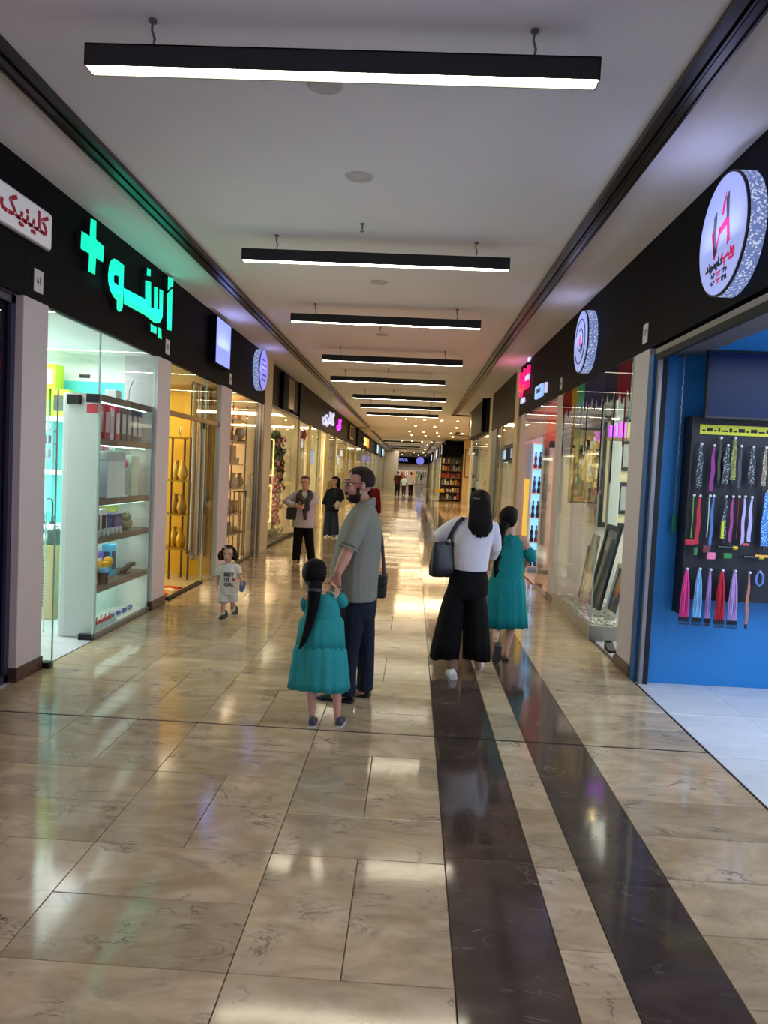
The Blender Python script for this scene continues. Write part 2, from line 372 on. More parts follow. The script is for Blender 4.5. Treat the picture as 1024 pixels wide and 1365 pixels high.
shop_floor(XR+.05,5,6.76,11.0,white_tile); shop_floor(XR+.05,5,11.0,27.5,cream_tile); shop_floor(XR+.05,6,48,115,cream_tile)

ceiling=struct('ceiling')
MB(plaster).box(-6,9,-8,116,ZC,ZC+.15).build('ceiling_slab',ceiling)

# ---- double rail running along both sides of the ceiling
rail_m=M('bronze_rail',(62,54,48),rough=.28,metal=.7,var=.1); black_gloss=M('black_paint',(14,13,14),rough=.3,var=.1)
def rail(name,pts):
    """pts: centre line of the ceiling rail; two bronze strips in a black channel"""
    t=struct(name)
    for (a,b) in zip(pts[:-1],pts[1:]):
        a=Vector(a); b=Vector(b); d=(b-a).normalized(); n=Vector((-d.y,d.x,0))
        def bar(o0,o1,z0,z1,m,nm):
            q=MB(m); c=[a+n*o0-d*.08,a+n*o1-d*.08,b+n*o1+d*.08,b+n*o0+d*.08]
            lo=[Vector((p.x,p.y,z0)) for p in c]; hi=[Vector((p.x,p.y,z1)) for p in c]
            q.add(lo+hi,[(0,3,2,1),(4,5,6,7),(0,1,5,4),(1,2,6,5),(2,3,7,6),(3,0,4,7)]).build(nm,t,fix=True)
        bar(-.075,.075,ZC-.012,ZC-.0005,black_gloss,'channel')
        for s in (-.045,.045): bar(s-.024,s+.024,ZC-.03,ZC-.010,rail_m,'rail_strip')
        for s in (-.075,0,.075): bar(s-.007,s+.007,ZC-.042,ZC-.004,black_gloss,'rail_lip')
    return t
rail('trim_1',[(-2.30,-8,0),(-2.34,39.4,0),(XL-.4,39.4,0)])
rail('trim_2',[(1.40,-8,0),(1.36,28.3,0),(4.5,28.3,0)])
rail('trim_3',[(5.5,33.5,0),(2.35,33.5,0),(2.35,31.6,0)]); rail('trim_4',[(5.5,43,0),(2.2,43,0),(2.2,40,0)])
rail('trim_5',[(-2.34,42,0),(-2.36,112,0)]); rail('trim_6',[(1.3,52,0),(1.3,112,0)])

# ---- left and right walls: piers, fascia boards, partitions, back walls
pier_m=M('pier_plaster',(196,188,190),rough=.6,var=.04,scale=4); pier_cream=M('pier_cream',(206,192,160),rough=.6,var=.04,scale=4)
plinth_m=M('plinth_stone',(66,48,40),rough=.35,var=.2,scale=20)
fascia_m=M('black_fascia',(8,8,14),rough=.65,var=.1,spec=.10); fascia_b=M('brown_fascia',(36,26,21),rough=.6,var=.15,spec=.15)
wall_left=struct('wall_left'); wall_right=struct('wall_right')
def pier(wall,x0,x1,y0,y1,m,top=ZF,plinth=True):
    b=MB(m).box(x0,x1,y0,y1,0,top,bev=.006).build('pier',wall)
    if plinth: MB(plinth_m).box(min(x0,x1)-.012,max(x0,x1)+.012,y0-.012,y1+.012,0,.11,bev=.004).build('plinth',b)
    return b
pier(wall_left,-3.4,-2.96,5.70,6.09,pier_m); pier(wall_left,-3.35,-2.96,8.74,9.20,pier_m); pier(wall_left,-3.04,-2.96,11.66,12.30,pier_m,plinth=False)
pier(wall_left,-3.35,-2.96,15.05,15.80,pier_cream,top=ZC-.001,plinth=False)
pier(wall_right,2.02,2.4,6.90,7.36,pier_m); pier(wall_right,2.02,2.4,10.74,11.2,pier_m); pier(wall_right,2.02,2.4,14.35,15.0,pier_m,plinth=False)
pier(wall_right,2.00,2.4,15.3,15.8,pier_cream,top=ZC-.001,plinth=False)
def board(wall,x0,x1,y0,y1,m,z0=ZF,z1=ZC-.002,name='fascia_panel'): return MB(m).box(x0,x1,y0,y1,z0,z1).build(name,wall)
board(wall_left,-3.35,XL,-8,5.72,fascia_m); board(wall_left,-3.35,XL,5.722,9.02,fascia_m); board(wall_left,-3.35,XL,9.022,12.05,fascia_m); board(wall_left,-3.35,XL,12.052,15.72,fascia_m)
board(wall_right,XR,2.4,-8,7.18,fascia_m); board(wall_right,XR,2.4,7.182,11.05,fascia_m); board(wall_right,XR,2.4,11.052,15.28,fascia_m)
bronze=M('bronze_panel',(42,34,28),rough=.6,var=.15,spec=.15)
board(wall_left,-3.2,XL-.08,15.82,19.65,bronze,z0=3.02); board(wall_left,-3.2,XL-.0,19.7,29.0,fascia_b); board(wall_left,-3.2,XL,29.01,38.9,fascia_b)
board(wall_left,-3.2,XL+.02,39.8,52,fascia_m,z0=2.95); board(wall_left,-3.2,XL+.02,52.02,64,fascia_m,z0=2.95); board(wall_left,-3.2,XL+.02,64.02,79.8,M('slate_fascia',(40,48,58),rough=.4),z0=2.95)
board(wall_right,XR,2.3,15.82,20.6,bronze,z0=2.92); board(wall_right,XR+.02,2.3,20.7,21.5,pier_cream,z0=0); board(wall_right,XR-.05,2.35,21.55,27.5,bronze,z0=2.95)
board(wall_right,XR+.02,2.35,27.6,28.1,pier_cream,z0=0)
board(wall_right,XR,2.3,50.2,62,fascia_m,z0=2.95); board(wall_right,XR,2.3,62.02,80,M('white_fascia',(200,200,205),rough=.5),z0=2.95); board(wall_right,XR,2.3,80.02,112,fascia_m,z0=2.95)
# panel in front of everything behind the lens, so the corridor is closed
def part(wall,x0,x1,y0,y1,z0,z1,m,name='partition'): return MB(m).box(x0,x1,y0,y1,z0,z1).build(name,wall)
MB(plaster).box(-6,5,-8.2,-8,0,ZC).build('wall_back',kind='structure')
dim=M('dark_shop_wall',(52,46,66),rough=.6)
cyan=M('cyan_wall',(90,205,205),rough=.5,var=.04); offw=M('off_white_wall',(226,228,222),rough=.6,var=.04)
yellow=M('yellow_wall',(222,172,48),rough=.5,var=.06); beigew=M('beige_shop_wall',(205,180,145),rough=.6); creamw=M('cream_shop_wall',(226,208,165),rough=.6)
bluew=M('blue_wall',(32,122,190),rough=.45,var=.05,scale=3); salmon=M('salmon_wall',(224,128,112),rough=.6); greyw=M('grey_shop_wall',(196,190,176),rough=.6)
ZS=2.92
def room(wall,x0,x1,y0,y1,mw,mc,back=None,ends=(1,1),z=ZS):
    """the shell of one shop: back wall at x1, two partitions, a ceiling"""
    part(wall,x1,x1+(.1 if x1>x0 else -.1),y0,y1,0,z,back or mw,'back_wall')
    if ends[0]: part(wall,x0,x1,y0-.08,y0,0,z,mw)
    if ends[1]: part(wall,x0,x1,y1,y1+.08,0,z,mw)
    part(wall,x0,x1,y0,y1,z,z+.06,mc,'shop_ceiling')
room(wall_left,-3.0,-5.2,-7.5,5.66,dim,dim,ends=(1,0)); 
part(wall_left,-3.4,-5.6,5.75,6.0,0,ZS,offw)
room(wall_left,-3.02,-5.6,6.1,8.86,offw,offw,back=cyan,ends=(0,0)); part(wall_left,-3.3,-5.6,8.86,8.98,0,2.62,cyan); part(wall_left,-3.3,-5.6,8.86,8.98,2.62,ZS,offw)
room(wall_left,-3.02,-5.6,9.0,11.78,yellow,creamw,ends=(0,1)); room(wall_left,-3.02,-5.2,12.0,15.3,beigew,creamw,ends=(0,1))
room(wall_left,-3.02,-5.2,15.5,19.6,creamw,creamw); 
for a,b in ((19.7,24.2),(24.4,29),(29.2,34),(34.2,39)): room(wall_left,-3.02,-5.2,a,b,creamw,offw)
for a,b in ((39.8,49),(49.2,58),(58.2,67),(67.2,79)): room(wall_left,-3.02,-5.2,a,b,creamw,offw)
room(wall_right,2.1,4.6,2.0,6.76,bluew,bluew,ends=(1,1),z=2.86); room(wall_right,2.1,4.6,7.0,10.9,greyw,M('dim_ceiling',(170,165,150),rough=.8),back=greyw,ends=(0,1))
room(wall_right,2.1,4.6,11.1,14.5,salmon,M('pink_ceiling',(236,150,160),rough=.7),ends=(0,1)); room(wall_right,2.1,4.6,15.0,20.9,greyw,creamw,ends=(0,1)); room(wall_right,2.1,4.6,21.3,27.6,creamw,creamw,ends=(0,1))
for a,b in ((50.3,62),(62.2,76),(76.2,92),(92.2,111)): room(wall_right,2.1,5.0,a,b,creamw,offw)
wall_end=struct('wall_end')
part(wall_end,-6,8,115.5,115.9,0,ZC,greyw,'back_wall'); part(wall_end,-2.97,2.02,110.5,111,2.9,ZC,fascia_m,'fascia_panel')
# projecting pillar on the left far away, and the side passage on the right
part(wall_left,-6,-1.62,80,82,0,ZC,M('pillar_plaster',(196,188,172),rough=.7,var=.04),'pillar')
part(wall_left,-6,XL-.3,39.1,39.7,0,ZC,pier_cream,'pier')
lobby=M('lobby_wall',(206,176,130),rough=.6,var=.05)
wall_side=struct('wall_side'); part(wall_side,3.05,9,47.6,48.0,0,ZC,lobby,'side_passage_wall'); part(wall_side,9,9.2,27.5,48,0,ZC,lobby,'side_passage_wall'); part(wall_side,4.6,9,27.4,27.6,0,ZC,lobby,'side_passage_wall')
part(wall_right,4.7,4.9,-8,27.5,0,ZC,plaster,'outer_wall'); part(wall_left,-6.1,-5.9,-8,116,0,ZC,plaster,'outer_wall'); part(wall_right,6,6.2,50,116,0,ZC,plaster,'outer_wall')
# ================================================================ ceiling lights
housing=M('light_housing',(24,24,26),rough=.45,var=.08); diff_m=M('light_diffuser',(255,246,222),rough=.5,em=24,emcol=(255,244,214),var=.01); wire_m=M('steel_wire',(120,120,122),rough=.4,metal=.8)
LIGHTS=[]
def ceiling_bar(x,y,label,length=2.49):
    t=thing('linear_ceiling_light',label,'light',(x,y,3.65),0,'linear lights hung across the ceiling')
    b=MB(housing); L2=length/2
    for s in (-1,1): b.box(-L2,L2,s*.047,s*.053,.0,.105)
    b.box(-L2,L2,-.053,.053,.098,.105); b.box(-L2,-L2+.006,-.053,.053,0,.105); b.box(L2-.006,L2,-.053,.053,0,.105)
    b.build('housing',t); MB(diff_m).box(-L2+.008,L2-.008,-.046,.046,.004,.03).build('diffuser',t)
    for s in (-1,1):
        w_=MB(wire_m).tube([(s*.93,.0,.105),(s*.93+.01,.004,.16),(s*.93-.004,.0,.2),(s*.93,0,.248)],[.004,.007,.006,.008],6).build('suspension_wire',t)
        MB(wire_m).lathe([(.02,.236),(.02,.249)],(s*.93,0,0),10).build('ceiling_cup',w_)
    return t
ORD=['nearest, brightly lit underneath','second from the front','third from the front','fourth from the front','fifth, set a little left of the others','sixth from the front','seventh from the front','eighth, last before the warm lobby ceiling']
for i,(x,y) in enumerate(((-.45,3.84),(-.45,7.27),(-.46,10.2),(-.47,13.75),(-.65,16.85),(-.47,20.7),(-.47,23.6),(-.47,26.8))):
    ceiling_bar(x,y,'black linear ceiling light, '+ORD[i])
for i,y in enumerate((.4,-3.0,-6.4)): ceiling_bar(-.45,y,'black linear ceiling light hung behind the viewer, '+('first','second','third')[i])
for i,y in enumerate((51,56,61,66)): ceiling_bar(-.8,y,'far black linear light beyond the lobby ceiling, '+('first','second','third','fourth')[i]+' from the lobby')
disc=M('white_plastic',(196,192,190),rough=.6)
def round_grille(x,y,lab):
    t=thing('ceiling_speaker',lab,'speaker',(x,y,3.9)); MB(disc).lathe([(.10,-.001),(.10,-.008),(.085,-.014),(.075,-.008)],(0,0,0),24).build('rim',t); MB(M('grille_grey',(160,156,156),rough=.7,var=.3,scale=150)).lathe([(.076,-.002),(.074,-.007)],(0,0,0),20).build('grille',t)
round_grille(-.5,5.77,'round white ceiling speaker between the first two lights'); round_grille(-.5,8.92,'round white ceiling speaker between second and third light')
round_grille(-.6,4.43,'round white ceiling speaker just behind the nearest light'); round_grille(-.6,12.3,'round white ceiling speaker between third and fourth light')
def sprinkler(x,y,lab):
    t=thing('sprinkler',lab,'sprinkler',(x,y,3.9)); MB(wire_m).tube([(0,0,0),(0,0,-.05)],.008,8).build('stem',t); b=MB(wire_m).lathe([(.022,-.001),(.022,-.006)],(0,0,0),10); b.build('escutcheon',t)
    MB(wire_m).lathe([(.018,-.07),(.018,-.067)],(0,0,0),10).tube([(.012,0,-.05),(.016,0,-.06),(.006,0,-.07)],.003,5).tube([(-.012,0,-.05),(-.016,0,-.06),(-.006,0,-.07)],.003,5).build('deflector',t)
for i,(x,y) in enumerate(((-.55,6.85),(-.6,11.7),(-.63,16.4),(-.63,20.6),(-.66,29.5))):
    sprinkler(x,y,'small metal sprinkler on the ceiling, '+('nearest, before the second light','behind the third light','before the fifth light','beside the sixth light','at the start of the warm lobby ceiling')[i])
spot_m=M('spot_glow',(255,226,170),em=30,emcol=(255,214,150)); n=0
proto=None
for y,xs in ((31.5,(-.4,.35,1.05,1.7,2.45)),(36,(0,.9,1.9,2.8)),(41,(-.3,.45,1.15,1.9,2.5,3.2)),(45,(-.2,.6,1.4,2.2)),(54,(-.9,-.2,.5,1.2)),(60,(-1,0,1)),(72,(-1.2,-.4,.4,1.0)),(84,(-1,0,1)),(98,(-1.5,-.5,.5,1.4))):
    for x in xs:
        if proto is None:
            proto=thing('downlight','small round warm downlight in the far lobby ceiling','light',(x,y,3.9),0,'downlights of the far ceiling')
            MB(disc).lathe([(.065,-.001),(.065,-.01),(.05,-.012),(.046,-.006)],(0,0,0),14).build('rim',proto); MB(spot_m).lathe([(.044,-.004),(.042,-.018),(.026,-.030)],(0,0,0),12).build('lamp',proto); PT=tree(proto)
        else: dup(proto,(x,y,3.9),parts=PT)
# ================================================================ shop fronts: glass, doors, shutters
clear=glass('shop_glass',(246,250,249),.9,1.42); film=glass('dark_film_glass',(150,146,170),.9,1.6); edge_m=M('glass_edge',(176,204,196),rough=.2)
alu=M('brushed_aluminium',(150,150,148),rough=.35,metal=.8); patch_m=M('door_fitting',(28,27,28),rough=.35,metal=.6); red_tag=M('red_sticker',(176,40,52),rough=.5)
NW=[0]; ND=[0]
def window(): NW[0]+=1; return struct('window_%d'%NW[0])
def door(): ND[0]+=1; return struct('door_%d'%ND[0])
def pane(par,a,b,z0,z1,m=clear,th=.010,name='pane'):
    a=Vector((a[0],a[1],0)); b=Vector((b[0],b[1],0)); d=(b-a).normalized(); n=Vector((-d.y,d.x,0))*th/2; q=MB(m)
    c=[a-n,b-n,b+n,a+n]; lo=[Vector((p.x,p.y,z0)) for p in c]; hi=[Vector((p.x,p.y,z1)) for p in c]
    q.add(lo+hi,[(0,3,2,1),(4,5,7-1,7),(0,1,5,4),(1,2,6,5),(2,3,7,6),(3,0,4,7)]); o=q.build(name,par,fix=True)
    e=MB(edge_m)
    for p in (a,b): e.box(p.x-.006,p.x+.006,p.y-.004,p.y+.004,z0,z1)
    e.build('glass_edge',o); return o
def bars(par,lst,m,name): 
    for q in lst: MB(m).box(*q).build(name,par)
# L0: unlit shop behind dark glass
w1=window(); pane(w1,(-3.05,2.2),(-3.05,5.33),.02,ZF-.01,film); pane(w1,(-3.05,5.37),(-3.05,5.70),.02,ZF-.01,film)
purple=M('purple_frame',(52,48,70),rough=.4,var=.05)
bars(w1,[(-3.09,-3.02,5.33,5.37,0,ZF-.01),(-3.09,-3.02,5.64,5.70,0,ZF-.01)],purple,'mullion'); bars(w1,[(-3.09,-3.02,2.2,5.70,0,.06),(-3.09,-3.02,2.2,5.70,2.86,ZF-.01)],purple,'rail')
bars(w1,[(-3.02,-3.012,5.12,5.42,2.13,2.21)],patch_m,'lock_plate'); bars(w1,[(-3.02,-3.010,5.12,5.42,2.05,2.126)],red_tag,'sticker')
# L1
w2=window(); pane(w2,(-2.995,7.20),(-2.995,8.74),.05,ZF-.01); pane(w2,(-2.995,6.1),(-2.995,7.19),2.30,ZF-.01); pane(w2,(-2.99,6.10),(-2.90,6.16),.0,2.28)
bars(w2,[(-3.01,-2.98,7.2,8.74,.0,.05)],alu,'sill_channel'); bars(w2,[(-2.99,-2.90,6.11,6.19,.0,.05)],patch_m,'patch_fitting')
d1=door(); pane(d1,(-2.99,7.17),(-3.52,7.28),.02,2.28)
bars(d1,[(-3.12,-2.985,7.155,7.20,.0,.055),(-3.10,-2.985,7.155,7.20,2.26,2.34),(-3.30,-3.18,7.19,7.24,2.24,2.33)],patch_m,'patch_fitting'); bars(d1,[(-3.09,-2.99,7.150,7.156,2.16,2.245)],red_tag,'sticker')
# L2 .. L5
w3=window(); pane(w3,(-3.0,10.95),(-3.0,11.66),.02,ZF-.01); pane(w3,(-3.0,9.2),(-3.0,10.93),2.35,ZF-.01); bars(w3,[(-3.03,-2.98,9.2,11.66,2.30,2.36)],M('brass_frame',(140,104,44),rough=.35,metal=.7),'transom')
bars(w3,[(-3.03,-2.98,9.45,11.0,-.01,.035)],steel_dark,'threshold')
d2=door(); pane(d2,(-3.02,9.24),(-3.75,9.34),.02,2.28); bars(d2,[(-3.02,-3.0,10.9,11.05,2.22,2.30)],patch_m,'patch_fitting')
w4=window(); pane(w4,(-3.0,12.30),(-3.0,14.55),.05,ZF-.01); bars(w4,[(-3.03,-2.98,12.3,14.6,0,.05)],patch_m,'sill_channel'); bars(w4,[(-3.04,-2.97,14.55,14.70,0,ZF-.01),(-3.04,-2.97,14.9,15.05,0,ZF-.01)],alu,'mullion')
w5=window(); pane(w5,(-3.04,15.82),(-3.04,19.6),.06,3.0); bars(w5,[(-3.07,-3.0,15.82,19.6,0,.06)],steel_dark,'sill_channel'); bars(w5,[(-3.07,-3.0,15.82,19.6,2.97,3.02)],steel_dark,'head_channel'); bars(w5,[(-3.07,-2.99,19.58,19.72,0,3.0)],pier_cream,'mullion')
w6=window(); 
for a,b in ((19.75,21.9),(21.95,24.2),(26.6,29.0),(29.1,33.9),(34.3,38.9)): pane(w6,(-3.0,a),(-3.0,b),.06,ZF-.01)
bars(w6,[(-3.05,-2.96,y,y+.16,0,ZF) for y in (19.7,21.86,24.2,26.5,29.0,33.95,38.85)],M('gilt_mullion',(196,170,110),rough=.35,metal=.3),'mullion')
w7=window()
for a,b in ((39.9,44),(44.2,48.8),(49.2,53),(53.2,57.8),(58.3,62.5),(62.7,66.8),(67.3,73),(73.2,78.8)): pane(w7,(-3.0,a),(-3.0,b),.06,ZF-.01)
bars(w7,[(-3.06,-2.95,y,y+.2,0,ZF) for y in (44,48.85,53,57.9,62.5,66.9,73,78.8)],alu,'mullion')
# right side
w8=window(); pane(w8,(2.02,8.44),(2.02,10.74),.155,ZF-.01); pane(w8,(2.02,8.43),(2.45,8.43),.155,ZF-.01); pane(w8,(2.02,7.37),(2.02,8.42),2.34,ZF-.01)
bars(w8,[(2.0,2.16,8.395,8.44,.0,.05)],alu,'patch_fitting')
d3=door(); pane(d3,(2.06,7.42),(2.5,8.2),.02,2.30); bars(d3,[(2.03,2.10,7.38,7.50,0,.06)],patch_m,'patch_fitting')
plm=M('grey_plinth',(176,174,166),rough=.4)
MB(plm).box(2.025,2.75,8.46,10.72,.0,.15).build('display_plinth',w8); MB(alu).box(2.012,2.024,8.44,10.74,0,.155).build('sill_channel',w8)
# rainbow drips printed on the upper glass: flat film shapes on the pane
def film_mat(name,c):
    m=glass(name,c,.3,1.2); nt=m.node_tree; out=nt.nodes['Material Output']; old=out.inputs[0].links[0].from_socket
    d=nt.nodes.new('ShaderNodeBsdfDiffuse'); d.inputs[0].default_value=lin(c); tl=nt.nodes.new('ShaderNodeBsdfTranslucent'); tl.inputs[0].default_value=lin(c); a=nt.nodes.new('ShaderNodeAddShader'); nt.links.new(d.outputs[0],a.inputs[0]); nt.links.new(tl.outputs[0],a.inputs[1])
    mx=nt.nodes.new('ShaderNodeMixShader'); mx.inputs[0].default_value=.3; nt.links.new(old,mx.inputs[1]); nt.links.new(a.outputs[0],mx.inputs[2]); nt.links.new(mx.outputs[0],out.inputs[0]); return m
drip=[((150,54,46),10.74,10.15,.30,(10.6,.55)),((170,146,60),10.15,9.80,.24,(9.95,.36)),((96,160,140),9.80,9.40,.26,(9.52,.95)),((70,66,70),9.40,8.90,.30,(9.2,.50)),((70,66,110),8.90,8.40,.34,(8.45,.95)),((76,72,96),8.40,7.90,.32,(7.95,.85)),((140,60,74),7.90,7.40,.36,(7.55,.45))]
for c,y0,y1,h,(yd,ld) in drip:
    m=film_mat('film_%d_%d'%(c[0],c[1]),c); n=26; pts=[(y0,ZF-.012),(y1,ZF-.012)]
    for k in range(n+1):
        y=y1+(y0-y1)*k/n; pts.append((y,ZF-h-.04*math.sin(k*.45+y0)-.03*math.sin(k*.9)))
    MB(m).prism(pts,lambda u,v:Vector((2.012,u,v)),(.002,0,0)).build('colour_film',w8)
    MB(m).prism([(yd+.03,ZF-h+.02),(yd-.03,ZF-h+.02),(yd-.02,ZF-h-ld*.6),(yd-.03,ZF-h-ld),(yd,ZF-h-ld-.05),(yd+.03,ZF-h-ld),(yd+.02,ZF-h-ld*.6)],lambda u,v:Vector((2.009,u,v)),(.002,0,0)).build('colour_film',w8)
w9=window(); pane(w9,(2.03,11.22),(2.03,12.3),.02,ZF-.01); pane(w9,(2.03,12.32),(2.03,14.35),2.4,ZF-.01); bars(w9,[(2.0,2.06,11.22,12.3,0,.04)],alu,'sill_channel')
d4=door(); pane(d4,(2.05,12.3),(2.75,12.5),.02,2.36); bars(d4,[(2.03,2.14,12.28,12.36,0,.06)],patch_m,'patch_fitting')
w10=window(); pane(w10,(2.05,15.82),(2.05,18.2),.05,2.92); pane(w10,(2.05,18.3),(2.05,20.4),.05,2.92); bars(w10,[(2.02,2.1,18.2,18.32,0,2.92)],M('gilt_mullion',(196,170,110)),'mullion'); bars(w10,[(2.02,2.14,19.3,20.5,0,2.92)],M('slate_column',(96,100,98),rough=.4),'column')
w11=window()
for a,b in ((21.6,24.4),(24.6,27.4)): pane(w11,(2.05,a),(2.05,b),.05,2.94)
w12=window()
for k in range(14): pane(w12,(2.05,50.4+k*4.3),(2.05,54.5+k*4.3),.05,2.94)
bars(w12,[(2.0,2.15,50.2+k*4.3,50.4+k*4.3,0,2.95) for k in range(15)],pier_cream,'mullion')
# R1: roller shutter parts of the open blue shop
sh=struct('trim_7'); steel=M('shutter_steel',(128,124,124),rough=.4,metal=.5); shutter_rail=M('guide_rail',(150,146,146),rough=.35,metal=.6); black_m=M('black_gap',(8,9,12),rough=.7)
MB(steel).box(2.03,2.40,2.2,6.74,2.855,2.90).build('shutter_soffit',sh); MB(black_m).box(2.03,2.07,2.2,6.72,2.80,2.855).build('shutter_slot',sh)
MB(shutter_rail).box(2.045,2.075,6.68,6.74,0,2.855).build('guide_rail',sh); MB(black_m).box(2.076,2.12,6.68,6.75,0,2.855).build('guide_slot',sh)
MB(M('blue_reveal',(22,92,150),rough=.5)).box(2.02,2.10,6.76,6.89,0,2.86).build('reveal',sh)
for y,x,lab in ((5.93,XL,'left'),(9.06,XL,'left'),(12.2,XL,'left'),(7.05,XR,'right'),(11.0,XR,'right')):
    pl=thing('number_plate','small white shop number plate on black fascia, '+{5.93:'left side nearest',9.06:'below the teal lettering',12.2:'before the round lilac sign',7.05:'above the blue lit pier on the right',11.0:'beyond the second round sign'}[y],'plate',(x,y,3.0),0,'shop number plates')
    s=1 if x<0 else -1
    MB(M('plate_white',(206,204,206),rough=.5)).box(0,s*.006,-.07,.07,-.0,.17).build('plate',pl)
    q=MB(M('plate_ink',(40,38,42),rough=.6)); put_text(q,{5.93:'61',9.06:'62',12.2:'63',7.05:'17',11.0:'16'}[y],.07,facing((s*.007,0,.085),(s,0,0)),.001,.002); q.build('lettering',pl)
# ================================================================ signs
t=thing('clinic_sign','white rectangular sign with red Persian lettering on the black fascia at far left','sign',(XL,5.55,3.49))
MB(M('sign_white',(222,220,222),rough=.5,em=.16,var=.02)).box(0,.045,-.60,.50,-.135,.135,bev=.02).build('sign_panel',t); MB(M('sign_silver',(150,150,154),rough=.4,metal=.5)).box(0,.03,-.615,.515,-.15,.15,bev=.02).build('frame',t)
q=MB(M('sign_red',(186,24,56),rough=.5)); put_text(q,fa('کلینیک'),.2,facing((.046,.08,0),(1,0,0)),.006,.006,fit=(.70,.20)); q.build('lettering',t)
# big teal letters, outlines measured on the fascia plane
def c1(u,v): p=atx(u/3.938,180+v/3.938,XL+.05); return (p.y,p.z)
teal=M('teal_led',(0,235,190),rough=.4,em=.66,emcol=(0,240,194),var=.02)
t=thing('teal_letter_sign','glowing teal Persian lettering with a plus on the black fascia','sign',(XL,8.0,3.1))
org=Vector((XL,8.0,3.1))
P=lambda pts:[c1(*p) for p in pts]
def letter(name,pts):
    # thin prism standing a little off the fascia, outline in wall coordinates
    bm=bmesh.new(); vs=[bm.verts.new((.002,)+(p[0]-org.y,p[1]-org.z)) for p in P(pts)]; bm.faces.new(vs); bm.normal_update()
    bmesh.ops.triangulate(bm,faces=bm.faces[:]); r=bmesh.ops.extrude_face_region(bm,geom=bm.faces[:])
    for v in [g for g in r['geom'] if isinstance(g,bmesh.types.BMVert)]: v.co.x+=.05
    bmesh.ops.recalc_face_normals(bm,faces=bm.faces); me=bpy.data.meshes.new(name); bm.to_mesh(me); bm.free(); me.materials.append(teal)
    me.materials.append(black_m)
    for f_ in me.polygons: f_.material_index=0 if f_.normal.x>.5 else 1
    o=bpy.data.objects.new(name,me); COL.objects.link(o); o.parent=t
letter('plus_mark',[(475,438),(505,450),(503,548),(545,585),(540,668),(503,645),(498,733),(463,715),(467,622),(422,595),(427,503),(470,530)])
letter('letter',[(598,648),(583,655),(573,680),(567,730),(568,770),(577,812),(592,845),(612,868),(612,786),(597,772),(597,738),(609,735),(609,652)])
letter('letter',[(609,652),(609,735),(622,742),(622,790),(612,786),(612,912),(622,928),(636,924),(643,905),(650,684)])
letter('letter',[(648,802),(762,862),(762,762),(792,772),(792,905),(808,912),(808,795),(828,802),(828,915),(836,915),(836,808),(856,818),(852,955),(838,985),(812,988),(760,945),(648,885)])
letter('letter_dot',[(772,697),(790,707),(789,742),(770,737)]); letter('letter_dot',[(790,990),(822,1010),(820,1045),(790,1030)]); letter('letter_dot',[(830,1008),(846,1018),(848,1072),(828,1062)])
letter('letter',[(878,832),(896,812),(905,806),(899,1028),(875,1020)]); letter('letter',[(882,742),(910,755),(908,795),(893,800),(880,818)])
# blank light box
lilac=M('lilac_lightbox',(150,165,255),rough=.5,em=.75,emcol=(140,158,255),var=.02)
t=thing('light_box_sign','blank pale blue light box sign with black sides on the left fascia','sign',(XL,11.25,3.17))
MB(fascia_m).box(0,.11,-.42,.42,-.02,.65).build('case',t); MB(lilac).box(.11,.118,-.40,.40,0,.63).build('lit_face',t)
lamp('sign_glow',(XL+.22,11.25,3.45),.1,1.40,(.45,.5,1),rot=(0,math.radians(150),0),size_y=.7)
lamp('sign_glow',(XL+.16,8.1,3.35),.1,1.82,(.0,1,.72),rot=(0,math.radians(150),0),size_y=2.2)
lamp('sign_glow',(XL+.24,14.2,3.5),.1,0.70,(.5,.5,1),rot=(0,math.radians(150),0),size_y=.4)
disc_face=M('sign_face',(120,130,190),rough=.5,em=.56,emcol=(176,188,255),var=.02); disc_lil=M('sign_face_lilac',(150,150,250),rough=.4,em=.6,emcol=(140,145,255),var=.02)
black_ink=M('sign_ink_black',(40,36,48),rough=.5); pink_ink=M('sign_ink_pink',(226,40,110),rough=.5,em=.25); 
def sparkle(name):
    m=bpy.data.materials.new(name); m.use_nodes=True; nt=m.node_tree; b=nt.nodes['Principled BSDF']; v=nt.nodes.new('ShaderNodeTexVoronoi'); v.inputs['Scale'].default_value=55
    tc=nt.nodes.new('ShaderNodeTexCoord'); nt.links.new(tc.outputs['Object'],v.inputs['Vector']); r=nt.nodes.new('ShaderNodeValToRGB'); r.color_ramp.elements[0].color=(.75,.85,1,1); r.color_ramp.elements[1].color=(.12,.16,.36,1); r.color_ramp.elements[1].position=.5
    nt.links.new(v.outputs['Distance'],r.inputs[0]); nt.links.new(r.outputs[0],b.inputs['Base Color']); nt.links.new(r.outputs[0],b.inputs['Emission Color']); b.inputs['Emission Strength'].default_value=.9; return m
spark=sparkle('crystal_led_rim')
def disc_sign(name,label,x,y,z,r,s,face,depth=.13):
    t=thing(name,label,'sign',(x,y,z))
    MB(spark).lathe([(r*.985,0),(r,.004),(r,depth*.8),(r*.985,depth*.86)],(0,0,0),40,'X',).build('crystal_rim',t) if s>0 else MB(spark).lathe([(r*.985,0),(r,-.004),(r,-depth*.8),(r*.985,-depth*.86)],(0,0,0),40,'X').build('crystal_rim',t)
    MB(black_ink).lathe([(r*1.0,s*depth*.84),(r*1.005,s*depth*.96),(r*.97,s*depth*.97)],(0,0,0),40,'X').build('black_ring',t)
    MB(face).lathe([(r*.97,s*depth*.9),(r*.97,s*depth),(r*.9,s*(depth+.002))],(0,0,0),40,'X',False).build('lit_face',t); return t
t=disc_sign('round_sign','large round lit sign with pink and grey logo, right fascia nearest','sign' and XR,5.10,3.36,.385,-1,disc_face,.12)
fr=facing((-.124,0,0),(-1,0,0)); grad=M('logo_grey',(96,84,98),rough=.5)
